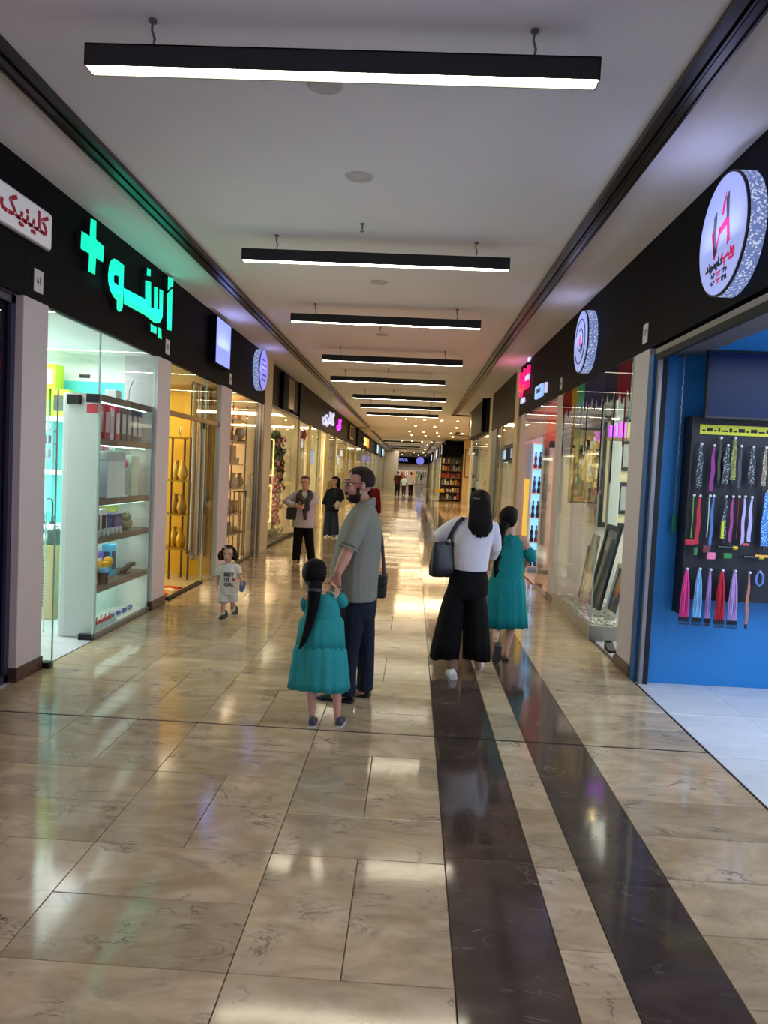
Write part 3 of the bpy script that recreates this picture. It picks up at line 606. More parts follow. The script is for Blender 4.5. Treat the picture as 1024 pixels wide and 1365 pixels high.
def flat(par,m,pts,name,frm=fr,d=.003):
    q=MB(m); q.prism(pts,lambda u,v:frm@Vector((u,v,0)),frm.to_3x3()@Vector((0,0,d))); return q.build(name,par,fix=True)
flat(t,pink_ink,[(-.155,.045),(-.125,.07),(-.085,-.09),(-.09,-.13)],'logo'); flat(t,grad,[(-.125,.145),(-.085,.17),(-.085,0),(-.045,-.09),(-.09,-.135),(-.125,-.02)],'logo'); flat(t,pink_ink,[(-.02,.06),(.0,.055),(-.075,-.135),(-.09,-.135)],'logo')
flat(t,grad,[(.06,.215),(.10,.245),(.115,.08),(.085,.08)],'logo'); flat(t,pink_ink,[(.085,.085),(.115,.085),(.15,-.07),(.115,-.095),(.095,.04),(-.035,-.0),(-.035,.04),(.06,.08)],'logo'); flat(t,pink_ink,[(.005,.12),(.015,.19),(.055,.255),(.045,.19),(.025,.12)],'flame')
q=MB(black_ink); put_text(q,fa('دایموند'),.1,fr@Matrix.Translation((-.09,-.175,0)),.003,.004,fit=(.27,.085)); q.build('lettering',t)
q=MB(pink_ink); put_text(q,fa('ویپ'),.1,fr@Matrix.Translation((.135,-.165,0)),.003,.004,fit=(.20,.10)); q.build('lettering',t)
for k,(z,a) in enumerate(((-.245,'۰۹۰۳'),(-.292,'۰۹۰۳'))):
    q=MB(black_ink); put_text(q,a,.045,fr@Matrix.Translation((-.095,z,0)),.001,.003); q.build('lettering',t); q=MB(pink_ink); put_text(q,'۲۲۲',.045,fr@Matrix.Translation((.0,z,0)),.001,.003); q.build('lettering',t)
    q=MB(black_ink); put_text(q,('۲۳۱۶','۲۳۱۸')[k],.045,fr@Matrix.Translation((.095,z,0)),.001,.003); q.build('lettering',t)
lamp('sign_glow',(XR-.24,5.1,3.35),.1,1.54,(.5,.58,1),rot=(0,math.radians(-150),0),size_y=.6)
t=disc_sign('round_sign','second round lit sign with crystal rim on the right fascia',XR,9.28,3.38,.365,-1,disc_face,.12)
q=MB(black_ink)
for a0,a1,r in ((20,330,.26),(60,250,.15),(200,380,.11)):
    q.tube([(-.125,r*math.cos(math.radians(a0+(a1-a0)*k/20)),r*math.sin(math.radians(a0+(a1-a0)*k/20))) for k in range(21)],.006,5)
q.build('logo',t); flat(t,pink_ink,[(-.06,.02),(.0,.09),(.05,.04),(.02,-.06),(-.03,-.05)],'logo',facing((-.123,0,0),(-1,0,0)))
lamp('sign_glow',(XR-.24,9.28,3.38),.1,0.98,(.55,.58,1),rot=(0,math.radians(-150),0),size_y=.5)
t=disc_sign('round_sign','round lilac lit sign with crystal rim on the left fascia',XL,14.2,3.49,.375,1,disc_lil,.13); fl=facing((.134,0,0),(1,0,0))
q=MB(black_ink)
for r_ in range(5):
    for k in range(5-abs(r_-2)//2): q.cb(fl@Vector((-.16+k*.08+.02*(r_%2),.18-r_*.09,0)),(.004,.045,.025+.012*(k%2)))
q.build('lettering',t); flat(t,pink_ink,[(.02,.1),(.08,.13),(.10,.05),(.04,.03)],'logo',fl)
# neon sign of the pink shop
neon=M('neon_pink',(255,40,120),rough=.4,em=.8,emcol=(255,30,120),var=.02); neon_r=M('neon_red',(255,70,60),rough=.4,em=.75,emcol=(255,60,60),var=.02); neon_w=M('neon_white',(220,220,255),rough=.4,em=.62,emcol=(215,220,255),var=.02)
t=thing('neon_letter_sign','pink and red neon lettering sign on the right black fascia','sign',(XR,14.6,3.1)); fr=facing((-.03,0,.42),(-1,0,0))
q=MB(neon); put_text(q,fa('لمانیا'),.3,fr@Matrix.Translation((0,0,0)),.004,.05,fit=(1.15,.5)); q.build('lettering',t)
q=MB(neon_r); put_text(q,fa('مینا'),.3,fr@Matrix.Translation((.2,-.12,.06)),.012,.03,fit=(.6,.22)); q.build('lettering',t)
q=MB(neon_w); put_text(q,'LAM',.12,fr@Matrix.Translation((.50,.37,0)),.004,.03); put_text(q,'GROUP',.12,fr@Matrix.Translation((.55,.02,.02)),.004,.03); put_text(q,'HOOKA',.12,fr@Matrix.Translation((-.05,-.34,0)),.004,.03); q.build('small_lettering',t)
lamp('sign_glow',(XR-.22,14.6,3.35),.1,1.40,(1,.35,.75),rot=(0,math.radians(-150),0),size_y=.8)
t=thing('small_light_box','small pale blue light box beside the pink neon lettering','sign',(XR,12.75,3.06))
MB(M('lightbox_blue',(150,190,245),rough=.5,em=.8,emcol=(150,190,255))).box(-.05,0,-.30,.34,0,.20,bev=.01).build('lit_face',t); q=MB(black_ink); put_text(q,'OPEN 24',.1,facing((-.052,-.05,.1),(-1,0,0)),.002,.003); q.build('lettering',t)
q=MB(neon_w).box(-.04,0,-.62,-.56,.02,.18).build('side_mark',t)
# left brown fascia signs
t=thing('neon_letter_sign','white neon Persian lettering on the brown fascia at left','sign',(XL,26.0,3.0)); fl=facing((.04,0,.42),(1,0,0)); q=MB(neon_w); put_text(q,fa('گالری'),.5,fl,.004,.05,fit=(3.4,.62)); q.build('lettering',t)
t=thing('neon_letter_sign','small magenta neon lettering on the brown fascia at left','sign',(XL,29.6,3.0)); q=MB(M('neon_magenta',(230,60,230),rough=.4,em=1.1,emcol=(225,50,235))); put_text(q,fa('گل'),.5,facing((.04,0,.42),(1,0,0)),.012,.05,fit=(1.5,.5)); q.build('lettering',t)
t=thing('framed_sign','dark framed sign at the end of the brown fascia','sign',(XL,35.2,3.05)); MB(bronze).box(0,.08,-1.0,1.0,0,.7).build('panel',t); MB(M('gilt_mullion',(196,170,110))).box(.081,.09,-.9,.9,.06,.64).build('gilt_plate',t); MB(bronze).box(.091,.096,-.75,.75,.12,.58).build('inner_plate',t)
t=thing('black_panel_sign','narrow black vertical panel on the bronze fascia, left','sign',(XL-.08,17.4,3.02)); MB(fascia_m).box(0,.10,-.30,.35,0,.80).build('panel',t); MB(M('gilt_panel',(120,100,60),rough=.3,metal=.6,var=.5,scale=6)).box(0,.08,.5,1.3,.08,.78).build('gilt_panel',t); MB(bronze).box(0,.06,1.32,2.0,.05,.8).build('side_panel',t)
t=thing('neon_letter_sign','orange neon letter on the far left fascia','sign',(XL+.02,46.5,3.05)); q=MB(M('neon_orange',(255,140,30),rough=.4,em=1.2,emcol=(255,130,20))); put_text(q,'M',.5,facing((.03,1.6,.36),(1,0,0)),.02,.05,fit=(1.5,.55)); q.build('lettering',t); q=MB(M('neon_yellow',(250,230,120),rough=.4,em=1)); put_text(q,'24',.5,facing((.03,-.9,.36),(1,0,0)),.02,.05,fit=(2.2,.45)); q.build('lettering',t)
for y,l,s in ((60,'pale blue square light box on the far left fascia, nearer one',2.2),(70,'pale blue square light box on the far left fascia, farther one',3)):
    t=thing('light_box_sign',l,'sign',(XL+.02,y,3.0)); MB(fascia_m).box(0,.10,-s/2,s/2,0,.8).build('case',t); MB(M('lightbox_cyan',(170,215,245),rough=.5,em=.9,emcol=(170,215,255))).box(.10,.11,-s/2+.1,s/2-.1,.08,.72).build('lit_face',t)
for y,l,s in ((54,'small white light box on the far right fascia, nearest one',1.4),(66,'wide white light box on the far right fascia, middle one',4),(84,'lilac lit box on the far right fascia, farthest one',3)):
    t=thing('light_box_sign',l,'sign',(XR,y,3.0)); MB(fascia_m).box(-.10,0,-s/2,s/2,0,.8).build('case',t); MB(M('lightbox_white',(215,220,245),rough=.5,em=.9)).box(-.11,-.10,-s/2+.1,s/2-.1,.08,.72).build('lit_face',t)
t=thing('round_sign','round lilac sign on the end wall fascia','sign',(.9,110.5,3.35)); MB(disc_lil).lathe([(.55,0),(.55,-.1),(.5,-.12)],(0,0,0),20,'Y').build('lit_face',t); MB(black_ink).lathe([(.6,-.0),(.6,-.08)],(0,0,0),20,'Y').build('rim',t)
t=thing('neon_letter_sign','lilac lettering on the end wall fascia','sign',(-1.6,110.5,3.4)); q=MB(disc_lil); put_text(q,'DIVA',.5,facing((0,-.03,0),(0,-1,0)),.02,.05,fit=(1.6,.5)); q.build('lettering',t)
# projecting box sign and lobby picture on the right
t=thing('projecting_sign','dark bronze box sign with gilt stripe above the right corner','sign',(XR-.05,24.4,2.96)); MB(bronze).box(-.10,0,-2.6,2.8,.02,.92).build('case',t); MB(M('gilt_panel',(120,100,60))).box(-.11,-.10,1.6,2.2,.1,.84).build('gilt_stripe',t); MB(fascia_m).box(-.13,-.0,-2.66,-2.58,0,.94).build('edge_frame',t)
t=thing('framed_picture','framed picture of a red tree on the cream lobby wall','picture',(3.55,47.6,1.55)); 
for a in ((-.42,-.37,0,1.72),(.37,.42,0,1.72)): MB(M('picture_frame',(70,48,36),rough=.4)).box(a[0],a[1],-.06,0,a[2],a[3]).build('frame_side',t)
for a in ((-.37,.37,0,.05),(-.37,.37,1.67,1.72)): MB(M('picture_frame',(70,48,36),rough=.4)).box(a[0],a[1],-.06,0,a[2],a[3]).build('frame_rail',t)
MB(M('picture_ground',(206,178,130),rough=.6)).box(-.37,.37,-.03,-.0,.05,1.67).build('canvas',t)
q=MB(M('red_leaves',(190,30,34),rough=.6)); rr=random.Random(3)
for k in range(60): a=rr.uniform(0,6.28); d=rr.uniform(0,1)**.6; q.cb((-.0+.27*d*math.cos(a),-.033,1.05+.40*d*math.sin(a)),(rr.uniform(.03,.09),.004,rr.uniform(.03,.08)),ry=rr.uniform(0,3))
q.tube([(0,-.033,.45),(.02,-.033,.75),(0,-.033,1.1)],.015,5); tag(q.build('red_tree',t),kind='stuff')
# ================================================================ goods: builders
def C(name,col,**k): return M(name,col,**k)
def carton(name,label,cat,loc,d,col,rz=0,group=None,patch=None,sides=('x','-y'),lid=False):
    t=thing(name,label,cat,loc,rz,group); w,dp,h=d; key='card_%d_%d_%d'%col
    MB(C(key,col,rough=.55)).box(-w/2,w/2,-dp/2,dp/2,0,h,bev=min(.006,h*.06)).build('box',t)
    if patch:
        m=C('print_%d_%d_%d'%patch,patch,rough=.5,var=.35,scale=30)
        for s in sides:
            q=MB(m)
            if s=='x': q.box(w/2,w/2+.0015,-dp*.36,dp*.36,h*.2,h*.78)
            elif s=='-x': q.box(-w/2-.0015,-w/2,-dp*.36,dp*.36,h*.2,h*.78)
            else: q.box(-w*.36,w*.36,-dp/2-.0015,-dp/2,h*.2,h*.78)
            q.build('printed_panel',t)
    if lid: MB(C(key+'_lid',tuple(int(u*.85) for u in col),rough=.5)).box(-w/2-.004,w/2+.004,-dp/2-.004,dp/2+.004,h*.82,h*1.02,bev=.004).build('lid',t)
    return t
def pot(name,label,cat,loc,prof,col,cap=None,capcol=None,group=None,rough=.3,metal=0,n=14,capname='cap'):
    t=thing(name,label,cat,loc,0,group); MB(C('pot_%d_%d_%d_%d'%(col+(int(metal*10),)),col,rough=rough,metal=metal)).lathe(prof,(0,0,0),n).build('body',t)
    if cap: MB(C('cap_%d_%d_%d'%capcol,capcol,rough=.4)).lathe(cap,(0,0,0),n).build(capname,t)
    return t
def picture(name,label,loc,w,h,fc,canvas,axis,lean=0,rz=0,fw=.05,th=.035,group=None,blobs=None,seed=1):
    """upright framed picture; built in its own x-z plane, base at the origin, then turned by rz and leaned back"""
    t=thing(name,label,'picture',loc,rz,group); t.rotation_euler.x=lean
    fm=C('frame_%d_%d_%d'%fc,fc,rough=.4)
    for a in ((-w/2,-w/2+fw),(w/2-fw,w/2)): MB(fm).box(a[0],a[1],-th,0,0,h,bev=.004).build('frame_side',t)
    for a in ((0,fw),(h-fw,h)): MB(fm).box(-w/2+fw,w/2-fw,-th,0,a[0],a[1]).build('frame_rail',t)
    c=MB(canvas).box(-w/2+fw,w/2-fw,-th*.6,-.002,fw,h-fw).build('canvas',t)
    if blobs:
        r=random.Random(seed); q=MB()
        for col,n,sx,sz,area in blobs:
            q.mat(C('paint_%d_%d_%d'%col,col,rough=.6,var=.25,scale=25))
            for k in range(n):
                u=r.uniform(area[0],area[1])*w; v=r.uniform(area[2],area[3])*h; su=r.uniform(.5,1.2)*sx; sv=r.uniform(.5,1.2)*sz
                su=min(su,2*(w/2-fw-abs(u))*.98); sv=min(sv,2*min(v-fw,h-fw-v)*.98)
                if su>.004 and sv>.004: q.box(u-su/2,u+su/2,-th*.6-.002-.0004*(k%7),-th*.6,v-sv/2,v+sv/2)
        tag(q.build('brushwork',c),kind='stuff')
    return t
ORDN=['first','second','third','fourth','fifth','sixth','seventh','eighth','ninth','tenth','eleventh','twelfth']
# ---------------------------------------------------------------- L1: display cabinet behind the glass
taupe=C('taupe_shelf',(112,100,94),rough=.5); gpanel=C('grey_green_laminate',(202,194,190),rough=.18,var=.03); led=C('led_strip',(230,255,246),em=2.6,emcol=(215,255,240))
t=thing('display_cabinet','tall white display cabinet with lit taupe shelves behind the left shop glass','cabinet',(-3.18,7.24,0))
MB(gpanel).box(-.16,.18,0,.03,.02,2.35).build('side_panel',t); MB(offw).box(-.18,.18,1.46,1.49,.0,2.35).build('side_panel',t)
MB(C('mint_back',(196,226,216),rough=.5)).box(-.19,-.17,.03,1.46,.0,2.35).build('back_panel',t)
for z in (.03,.46,.94,1.31,1.90,2.32): 
    s_=MB(taupe if z>.1 else offw).box(-.17,.175,.031,1.459,z-.03,z+.03).build('shelf',t)
    if z>.1: MB(led).box(.10,.12,.06,1.43,z-.042,z-.031).build('led_strip',s_)
for z in (.46,.94,1.31,1.90,2.32): lamp('shelf_light',(-3.14,7.97,z-.05),.10,1.3,(.82,1,.94),size_y=1.3,rot=(0,math.radians(25),0))
ZS_={'base':.06,'b':.49,'c':.97,'d':1.34,'e':1.93,'top':2.35}
on='of lit cabinet'
carton('clear_pack','clear pale pack with a blue tag, left end of the top row '+on,'pack',(-3.14,7.40,1.93),(.12,.16,.33),(206,220,226),patch=(60,150,220))
carton('gift_box','pink box beside the clear pack, top row '+on,'box',(-3.14,7.60,1.93),(.14,.12,.35),(190,60,80),patch=(226,190,196))
carton('gift_box','white box between two pink boxes, top row '+on,'box',(-3.14,7.74,1.93),(.13,.09,.31),(228,226,226),patch=(190,196,206))
carton('gift_box','pink and white box, middle of the top row '+on,'box',(-3.14,7.87,1.93),(.14,.12,.36),(200,70,96),patch=(236,232,236))
for k in range(4): carton('patterned_box','grey lettered box, %s from the right in the top row %s'%(ORDN[3-k],on),'box',(-3.14,8.03+k*.155,1.93),(.15,.13,.36),[(92,92,100),(120,116,124),(84,88,100),(104,108,128)][k],group='lettered boxes of the cabinet',patch=(206,204,210))
pot('bottle','white bottle with blue stripes at the left end of the second row '+on,'bottle',(-3.12,7.38,1.34),[(.045,0),(.05,.02),(.05,.25),(.02,.32),(.02,.36)],(150,160,206),[(.03,.34),(.032,.40),(.02,.41)],(220,224,230))
carton('storage_bin','big translucent white bin in the second row '+on,'bin',(-3.16,7.80,1.34),(.24,.46,.46),(212,226,228),lid=True)
t=thing('flower_bunch','pink and white cloth flowers lying on the white bin '+on,'flowers',(-3.14,7.74,1.815)); 
for k in range(3): MB(C('petal_%d'%k,[(226,110,160),(236,236,236),(220,230,210)][k],rough=.7)).ell((.0,k*.09-.05,.035),(.05,.05,.035),8,6).build('bloom',t)
q=MB(C('leaf_green',(90,130,80),rough=.7)); [q.ell((.02,k*.07-.12,.02),(.015,.05,.012),6,4) for k in range(5)]; q.build('leaf',t)
t=thing('toy_stand','white and pink toy on a thin stand, right of the white bin in the cabinet','toy',(-3.13,8.20,1.34)); MB(C('toy_white',(226,222,230),rough=.4)).lathe([(.06,0),(.06,.015),(.012,.02),(.012,.30)],(0,0,0),12).build('stand',t); MB(C('toy_pink',(206,70,150),rough=.5)).ell((0,0,.35),(.05,.07,.055),10,8).build('head',t); MB(C('toy_white',(226,222,230))).ell((0,-.06,.40),(.02,.02,.03),8,6).ell((0,.06,.40),(.02,.02,.03),8,6).build('ear',t)
carton('folded_cloth','pale hanging cloth pack at the right end of the second row '+on,'cloth',(-3.15,8.46,1.34),(.12,.24,.44),(196,214,202))
pot('canister','white canister with mint lid, left in the third row '+on,'canister',(-3.13,7.42,.97),[(.06,0),(.065,.01),(.065,.24)],(222,228,226),[(.07,.24),(.07,.28),(.05,.285)],(150,214,200),capname='lid')
carton('gadget_box','white gadget box with a black screen, third row '+on,'box',(-3.13,7.60,.97),(.1,.15,.26),(222,224,222),patch=(30,30,34))
carton('toy_box','dark purple box in the third row '+on,'box',(-3.13,7.92,.97),(.14,.26,.20),(58,52,110),patch=(96,92,150))
carton('toy_box','olive green box standing behind the purple box '+on,'box',(-3.28,8.12,.97),(.08,.5,.30),(120,130,40),patch=(150,156,70))
t=thing('soft_toy','grey and cream soft toy at the right of the third row '+on,'toy',(-3.12,8.30,.97)); f_=C('toy_fur',(150,146,120),rough=.9,var=.3,scale=60); MB(f_).ell((0,0,.07),(.07,.09,.075),10,8).build('body',t); MB(f_).ell((.02,-.05,.15),(.05,.055,.05),10,8).build('head',t); MB(f_).ell((.02,-.09,.19),.02,8,6).ell((.02,-.01,.19),.02,8,6).build('ears',t)
for k in range(6): pot('small_glass','small clear glass, %s in the front row of the third shelf %s'%(ORDN[k],on),'glass',(-3.04,7.36+k*.11,.97),[(.02,0),(.026,.01),(.03,.07),(.028,.07),(.02,.015)],(186,196,196),group='small glasses of the cabinet',n=10)
def massager(label,y):
    t=thing('massager',label,'massager',(-3.10,y,.49)); yl=C('massager_yellow',(240,182,20),rough=.4); MB(yl).cb((0,0,.10),(.07,.09,.20),bev=.02).build('grip',t); MB(yl).ell((0,.08,.19),(.05,.07,.055),12,8).build('head',t); MB(C('massager_black',(26,26,28),rough=.5)).lathe([(.03,.20),(.035,.215),(.02,.225)],(0,.08,0),10).box(.036,.039,-.02,.02,.05,.14).build('button',t)
massager('yellow massager left in the fourth row '+on,7.42); massager('yellow massager with black button right of the first, fourth row '+on,7.70)
pot('jar','black jar with sky blue lid in front of the yellow massager '+on,'jar',(-3.04,7.50,.49),[(.05,0),(.055,.01),(.055,.12)],(24,24,28),[(.06,.12),(.06,.16),(.04,.165)],(90,180,226),capname='lid')
carton('toy_box','purple and white picture box at the back of the fourth row '+on,'box',(-3.24,7.75,.49),(.08,.32,.28),(112,98,190),patch=(226,226,236)); carton('toy_box','upright sky blue box in the fourth row '+on,'box',(-3.20,8.06,.49),(.10,.15,.34),(80,180,220),patch=(40,70,110))
t=thing('hair_clipper','black clipper with a coiled lead at the right of the fourth row '+on,'clipper',(-3.10,8.30,.49)); bk=C('clipper_black',(28,28,30),rough=.5); MB(bk).tube([(0,-.16,.03),(0,-.05,.05),(0,.1,.08),(0,.2,.085)],[.02,.03,.032,.02],10).build('body',t); MB(bk).tube([(.05*math.cos(k*.9),-.2+k*.012,.012+.008*math.sin(k*.9)) for k in range(20)],.006,5).build('lead',t); MB(alu).box(-.025,.025,.19,.23,.06,.10).build('blade',t)
for k in range(5):
    t=thing('red_trinket','small red trinket, %s from the left on the cabinet floor'%ORDN[k],'trinket',(-3.10,7.42+k*.11,.06),0,'red trinkets of the cabinet'); MB(C('trinket_red',(186,30,44),rough=.4)).ell((0,0,.025),(.03,.035,.022),8,6).build('body',t); MB(C('trinket_red',(186,30,44))).tube([(0,0,.045),(0,.0,.07),(0,.02,.08)],.006,5).build('loop',t)
for k in range(4):
    t=thing('blue_trinket','blue and white trinket, %s from the left at the back of the cabinet floor'%ORDN[k],'trinket',(-3.10,7.92+k*.17,.06),0,'blue trinkets of the cabinet'); MB(C('trinket_blue',(60,80,160),rough=.4)).ell((0,0,.03),(.03,.05,.025),8,6).build('body',t); MB(C('toy_white',(226,222,230))).ell((.01,.03,.06),(.02,.025,.02),8,6).build('head',t)
for k in range(8):
    t=thing('clear_trinket','clear glass trinket, %s in the front line of the cabinet floor'%ORDN[k],'trinket',(-3.03,7.34+k*.07,.06),0,'clear trinkets of the cabinet'); MB(C('trinket_clear',(180,206,204),rough=.15)).lathe([(.022,0),(.026,.01),(.012,.02),(.018,.035),(.004,.045)],(0,0,0),8).build('body',t)
carton('gadget_box','small white box on top of the display cabinet','box',(-3.16,7.95,2.35),(.12,.14,.10),(228,228,226)); 
t=thing('cable','thin dark cable rising from the cabinet top to the wall','cable',(-3.22,8.45,2.35)); MB(bk).tube([(0,-.08,0),(.02,0,.05),(0,.10,.02),(-.02,.16,.16),(0,.24,.3)],.004,5).build('lead',t); MB(bk).cb((0,-.09,.012),(.03,.04,.022)).build('plug',t)
# wall shelves of the shop and what they carry
white_shelf=C('white_shelf',(232,232,228),rough=.4)
for z,l in ((2.13,'upper'),(1.53,'middle'),(.91,'lower')):
    t=thing('wall_shelf','white wall shelf on the turquoise wall, %s one'%l,'shelf',(-4.5,8.67,z)); MB(white_shelf).box(-1.0,1.06,-.17,.185,0,.055,bev=.004).build('board',t)
    for x in (-.8,.8): MB(alu).box(x-.01,x+.01,-.12,.185,-.10,0).build('bracket',t)
yg=(176,206,40)
for x,z,l in ((-4.22,2.185,'lower left'),(-3.99,2.185,'lower right')): carton('toy_carton','yellow green picture box on the upper wall shelf, '+l,'box',(x,8.62,z),(.20,.2,.30),yg,patch=(70,74,60),sides=('-y',))
carton('toy_carton','yellow green picture box stacked on top of two others','box',(-4.17,8.62,2.487),(.26,.2,.28),yg,patch=(226,236,240),sides=('-y',))
t=thing('dish_stand','steel stand hung with cups and pans on the middle wall shelf','stand',(-4.22,8.6,1.587)); 
for x in (-.13,.0,.13): MB(alu).tube([(x,0,0),(x,0,.45)],.008,6).build('post',t)
for z in (.12,.28,.42): MB(alu).box(-.16,.16,-.05,.05,z,z+.012).build('tray',t)
for k in range(6): pot('cup',('white','grey','white','black','grey','white')[k]+' cup on the steel stand, %s tray, %s'%(('bottom','bottom','middle','middle','top','top')[k],('left','right')[k%2]),'cup',(-4.29+.13*(k%2),8.6,1.587+.132+[0,0,.16,.16,.30,.30][k]),[(.03,0),(.04,.02),(.042,.09),(.038,.09),(.03,.02)],[(220,220,222),(130,132,136),(226,226,226),(40,40,44),(150,150,152),(222,222,224)][k],n=10)
for k in range(3):
    t=thing('kitchen_tap','black bent kitchen tap, %s from the left on the lower wall shelf'%ORDN[k],'tap',(-4.31+k*.11,8.62,.965),0,'taps on the lower wall shelf'); MB(bk).lathe([(.03,0),(.03,.02),(.014,.03),(.014,.08)],(0,0,0),10).build('base',t); MB(bk).tube([(0,0,.05),(0,0,.22),(-.01,0,.27),(-.04,0,.29),(-.07,0,.28),(-.08,0,.25)],.009,7).build('spout',t); MB(bk).tube([(0,0,.06),(.03,-.01,.09)],.006,6).build('lever',t)
carton('product_carton','tall brown product carton with vertical lettering standing on the shop floor','carton',(-3.93,8.12,0),(.36,.30,.79),(176,150,96))
t=[o for o in COL.objects if o.name.startswith('product_carton')][-1]
q=MB(C('carton_ink',(70,56,34),rough=.6)); put_text(q,'JETSUN',.075,Matrix.Translation((-.03,-.1515,.40))@Matrix.Rotation(PI/2,4,'X')@Matrix.Rotation(PI/2,4,'Z'),.001,.002); 
for k in range(16): q.box(.04,.04+.03+.012*(k%3==0),-.153,-.1505,.14+k*.034,.14+k*.034+.02)
q.build('lettering',t); MB(C('parcel_tape',(196,176,130),rough=.3)).box(-.181,.181,-.03,.03,.7905,.792).build('tape',t)
t=thing('carrier_bag','white carrier bag of oddments lying on the brown carton','bag',(-3.97,8.1,.792)); MB(C('bag_white',(226,226,226),rough=.5,bump=.4)).ell((0,0,.055),(.13,.1,.06),12,8).build('bag',t); MB(bk).tube([(-.06,0,.11),(-.03,0,.16),(.03,0,.15),(.06,0,.10)],.008,6).build('handle',t)
t=thing('tool_case','dark green tool case beside the white bag on the carton','case',(-3.80,8.1,.792)); MB(C('case_green',(40,70,60),rough=.5)).box(-.05,.05,-.1,.1,0,.16,bev=.012).build('case',t); MB(bk).tube([(0,-.05,.16),(0,-.04,.19),(0,.04,.19),(0,.05,.16)],.008,6).build('handle',t)
# small wall fittings of the shop
t=thing('wall_vent','small dark vent slot in the turquoise panel above the cabinet','vent',(-3.86,8.86,2.66)); MB(bk).box(-.06,.06,-.012,0,0,.03).build('slot',t); MB(bk).box(-.065,.065,-.016,-.01,.032,.038).build('lip',t)
# ---------------------------------------------------------------- L2: yellow shop with chains
gold=C('gold_metal',(176,132,50),rough=.35,metal=.6); brass=C('brass_dark',(96,74,40),rough=.4,metal=.5)
t=thing('chain_curtain','bunch of long silver and bronze chains hanging in the yellow shop window','chains',(-3.16,11.3,0))
MB(brass).tube([(.02,-.55,2.86),(.02,.5,2.86)],.014,8).build('hanging_rod',t)
cols=[C('chain_silver',(150,142,132),rough=.35,metal=.5,var=.6,scale=120),C('chain_bronze',(116,92,66),rough=.4,metal=.5,var=.6,scale=120),C('chain_dark',(72,62,54),rough=.4,metal=.4,var=.6,scale=120),C('chain_pale',(190,182,168),rough=.35,metal=.3,var=.6,scale=120)]
rr=random.Random(5)
for k in range(30):
    y=-.52+k*.0345; x=.02+rr.uniform(-.05,.05); zb=.33+.10*rr.random()+(.12 if k<3 else 0); q=MB(cols[rr.choice((0,0,1,1,2,3))]); q.tube([(x,y,2.86),(x+.004,y+rr.uniform(-.01,.01),1.6),(x,y+rr.uniform(-.015,.015),zb)],[.010,.012,.013],6)
    s_=q.build('chain_strand',t); MB(cols[k%4]).lathe([(.004,zb),(.012,zb-.02),(.004,zb-.045)],(x,y,0),6).build('pendant',s_)
for k,(x,y) in enumerate(((-3.58,11.45),(-3.40,11.18))):
    t=thing('display_rack','gold metal display rack in the yellow shop, '+('farther in','beside the chains')[k],'rack',(x,y,0))
    for s in (-.14,.14): MB(brass).tube([(s,0,0),(s,0,2.1)],.016,8).build('post',t)
    for z in (.45,.95,1.45,2.08): MB(gold).box(-.16,.16,-.12,.12,z,z+.018).build('shelf',t)
    for j,z in enumerate((.468,.968,1.468)):
        pot('gold_vase','gold vase on the %s shelf of the rack %s'%(('bottom','middle','upper')[j],('farther in','beside the chains')[k]),'vase',(x+.02,y,z),[(.04,0),(.075,.08),(.06,.17),(.03,.24),(.045,.29)],[(200,150,40),(170,130,60),(210,170,80)][j],metal=.4)
t=thing('upright_board','bright yellow upright panel beside the hanging chains','panel',(-3.34,11.745,0)); MB(yellow).box(-.22,.27,-.02,.02,.0,2.9,bev=.004).build('board',t)
for z in (2.2,2.45,2.7): MB(gold).lathe([(.014,-.02),(.014,-.032),(.004,-.034)],(0,0,z),8,'Y').build('stud',t)
for k in range(4):
    t=thing('floor_sample','flat %s sample lying on the floor of the yellow shop, %s'%(('red','orange','red','cream')[k],('nearest the doorway','second from the doorway','third from the doorway','farthest in')[k]),'sample',(-3.18-.05*(k%2),9.75+k*.22,-.002),rz=.4*k); MB(C('sample_%d'%(k%3),[(206,50,40),(226,120,50),(230,200,150)][k%3],rough=.5)).box(-.05,.05,-.12,.12,0,.02,bev=.004).build('slab',t); MB(gold).box(-.02,.02,-.11,-.08,.02,.024).build('tab',t)
t=thing('v_ornament','cream V shaped necklace stand on the gold rack','stand',(-3.52,11.45,2.098+.0)); MB(C('cream_felt',(236,220,170),rough=.8)).tube([(0,-.05,.16),(0,0,.02),(0,.05,.16)],.012,6).build('v',t); MB(C('cream_felt',(236,220,170))).box(-.03,.03,-.04,.04,0,.015).build('base',t)
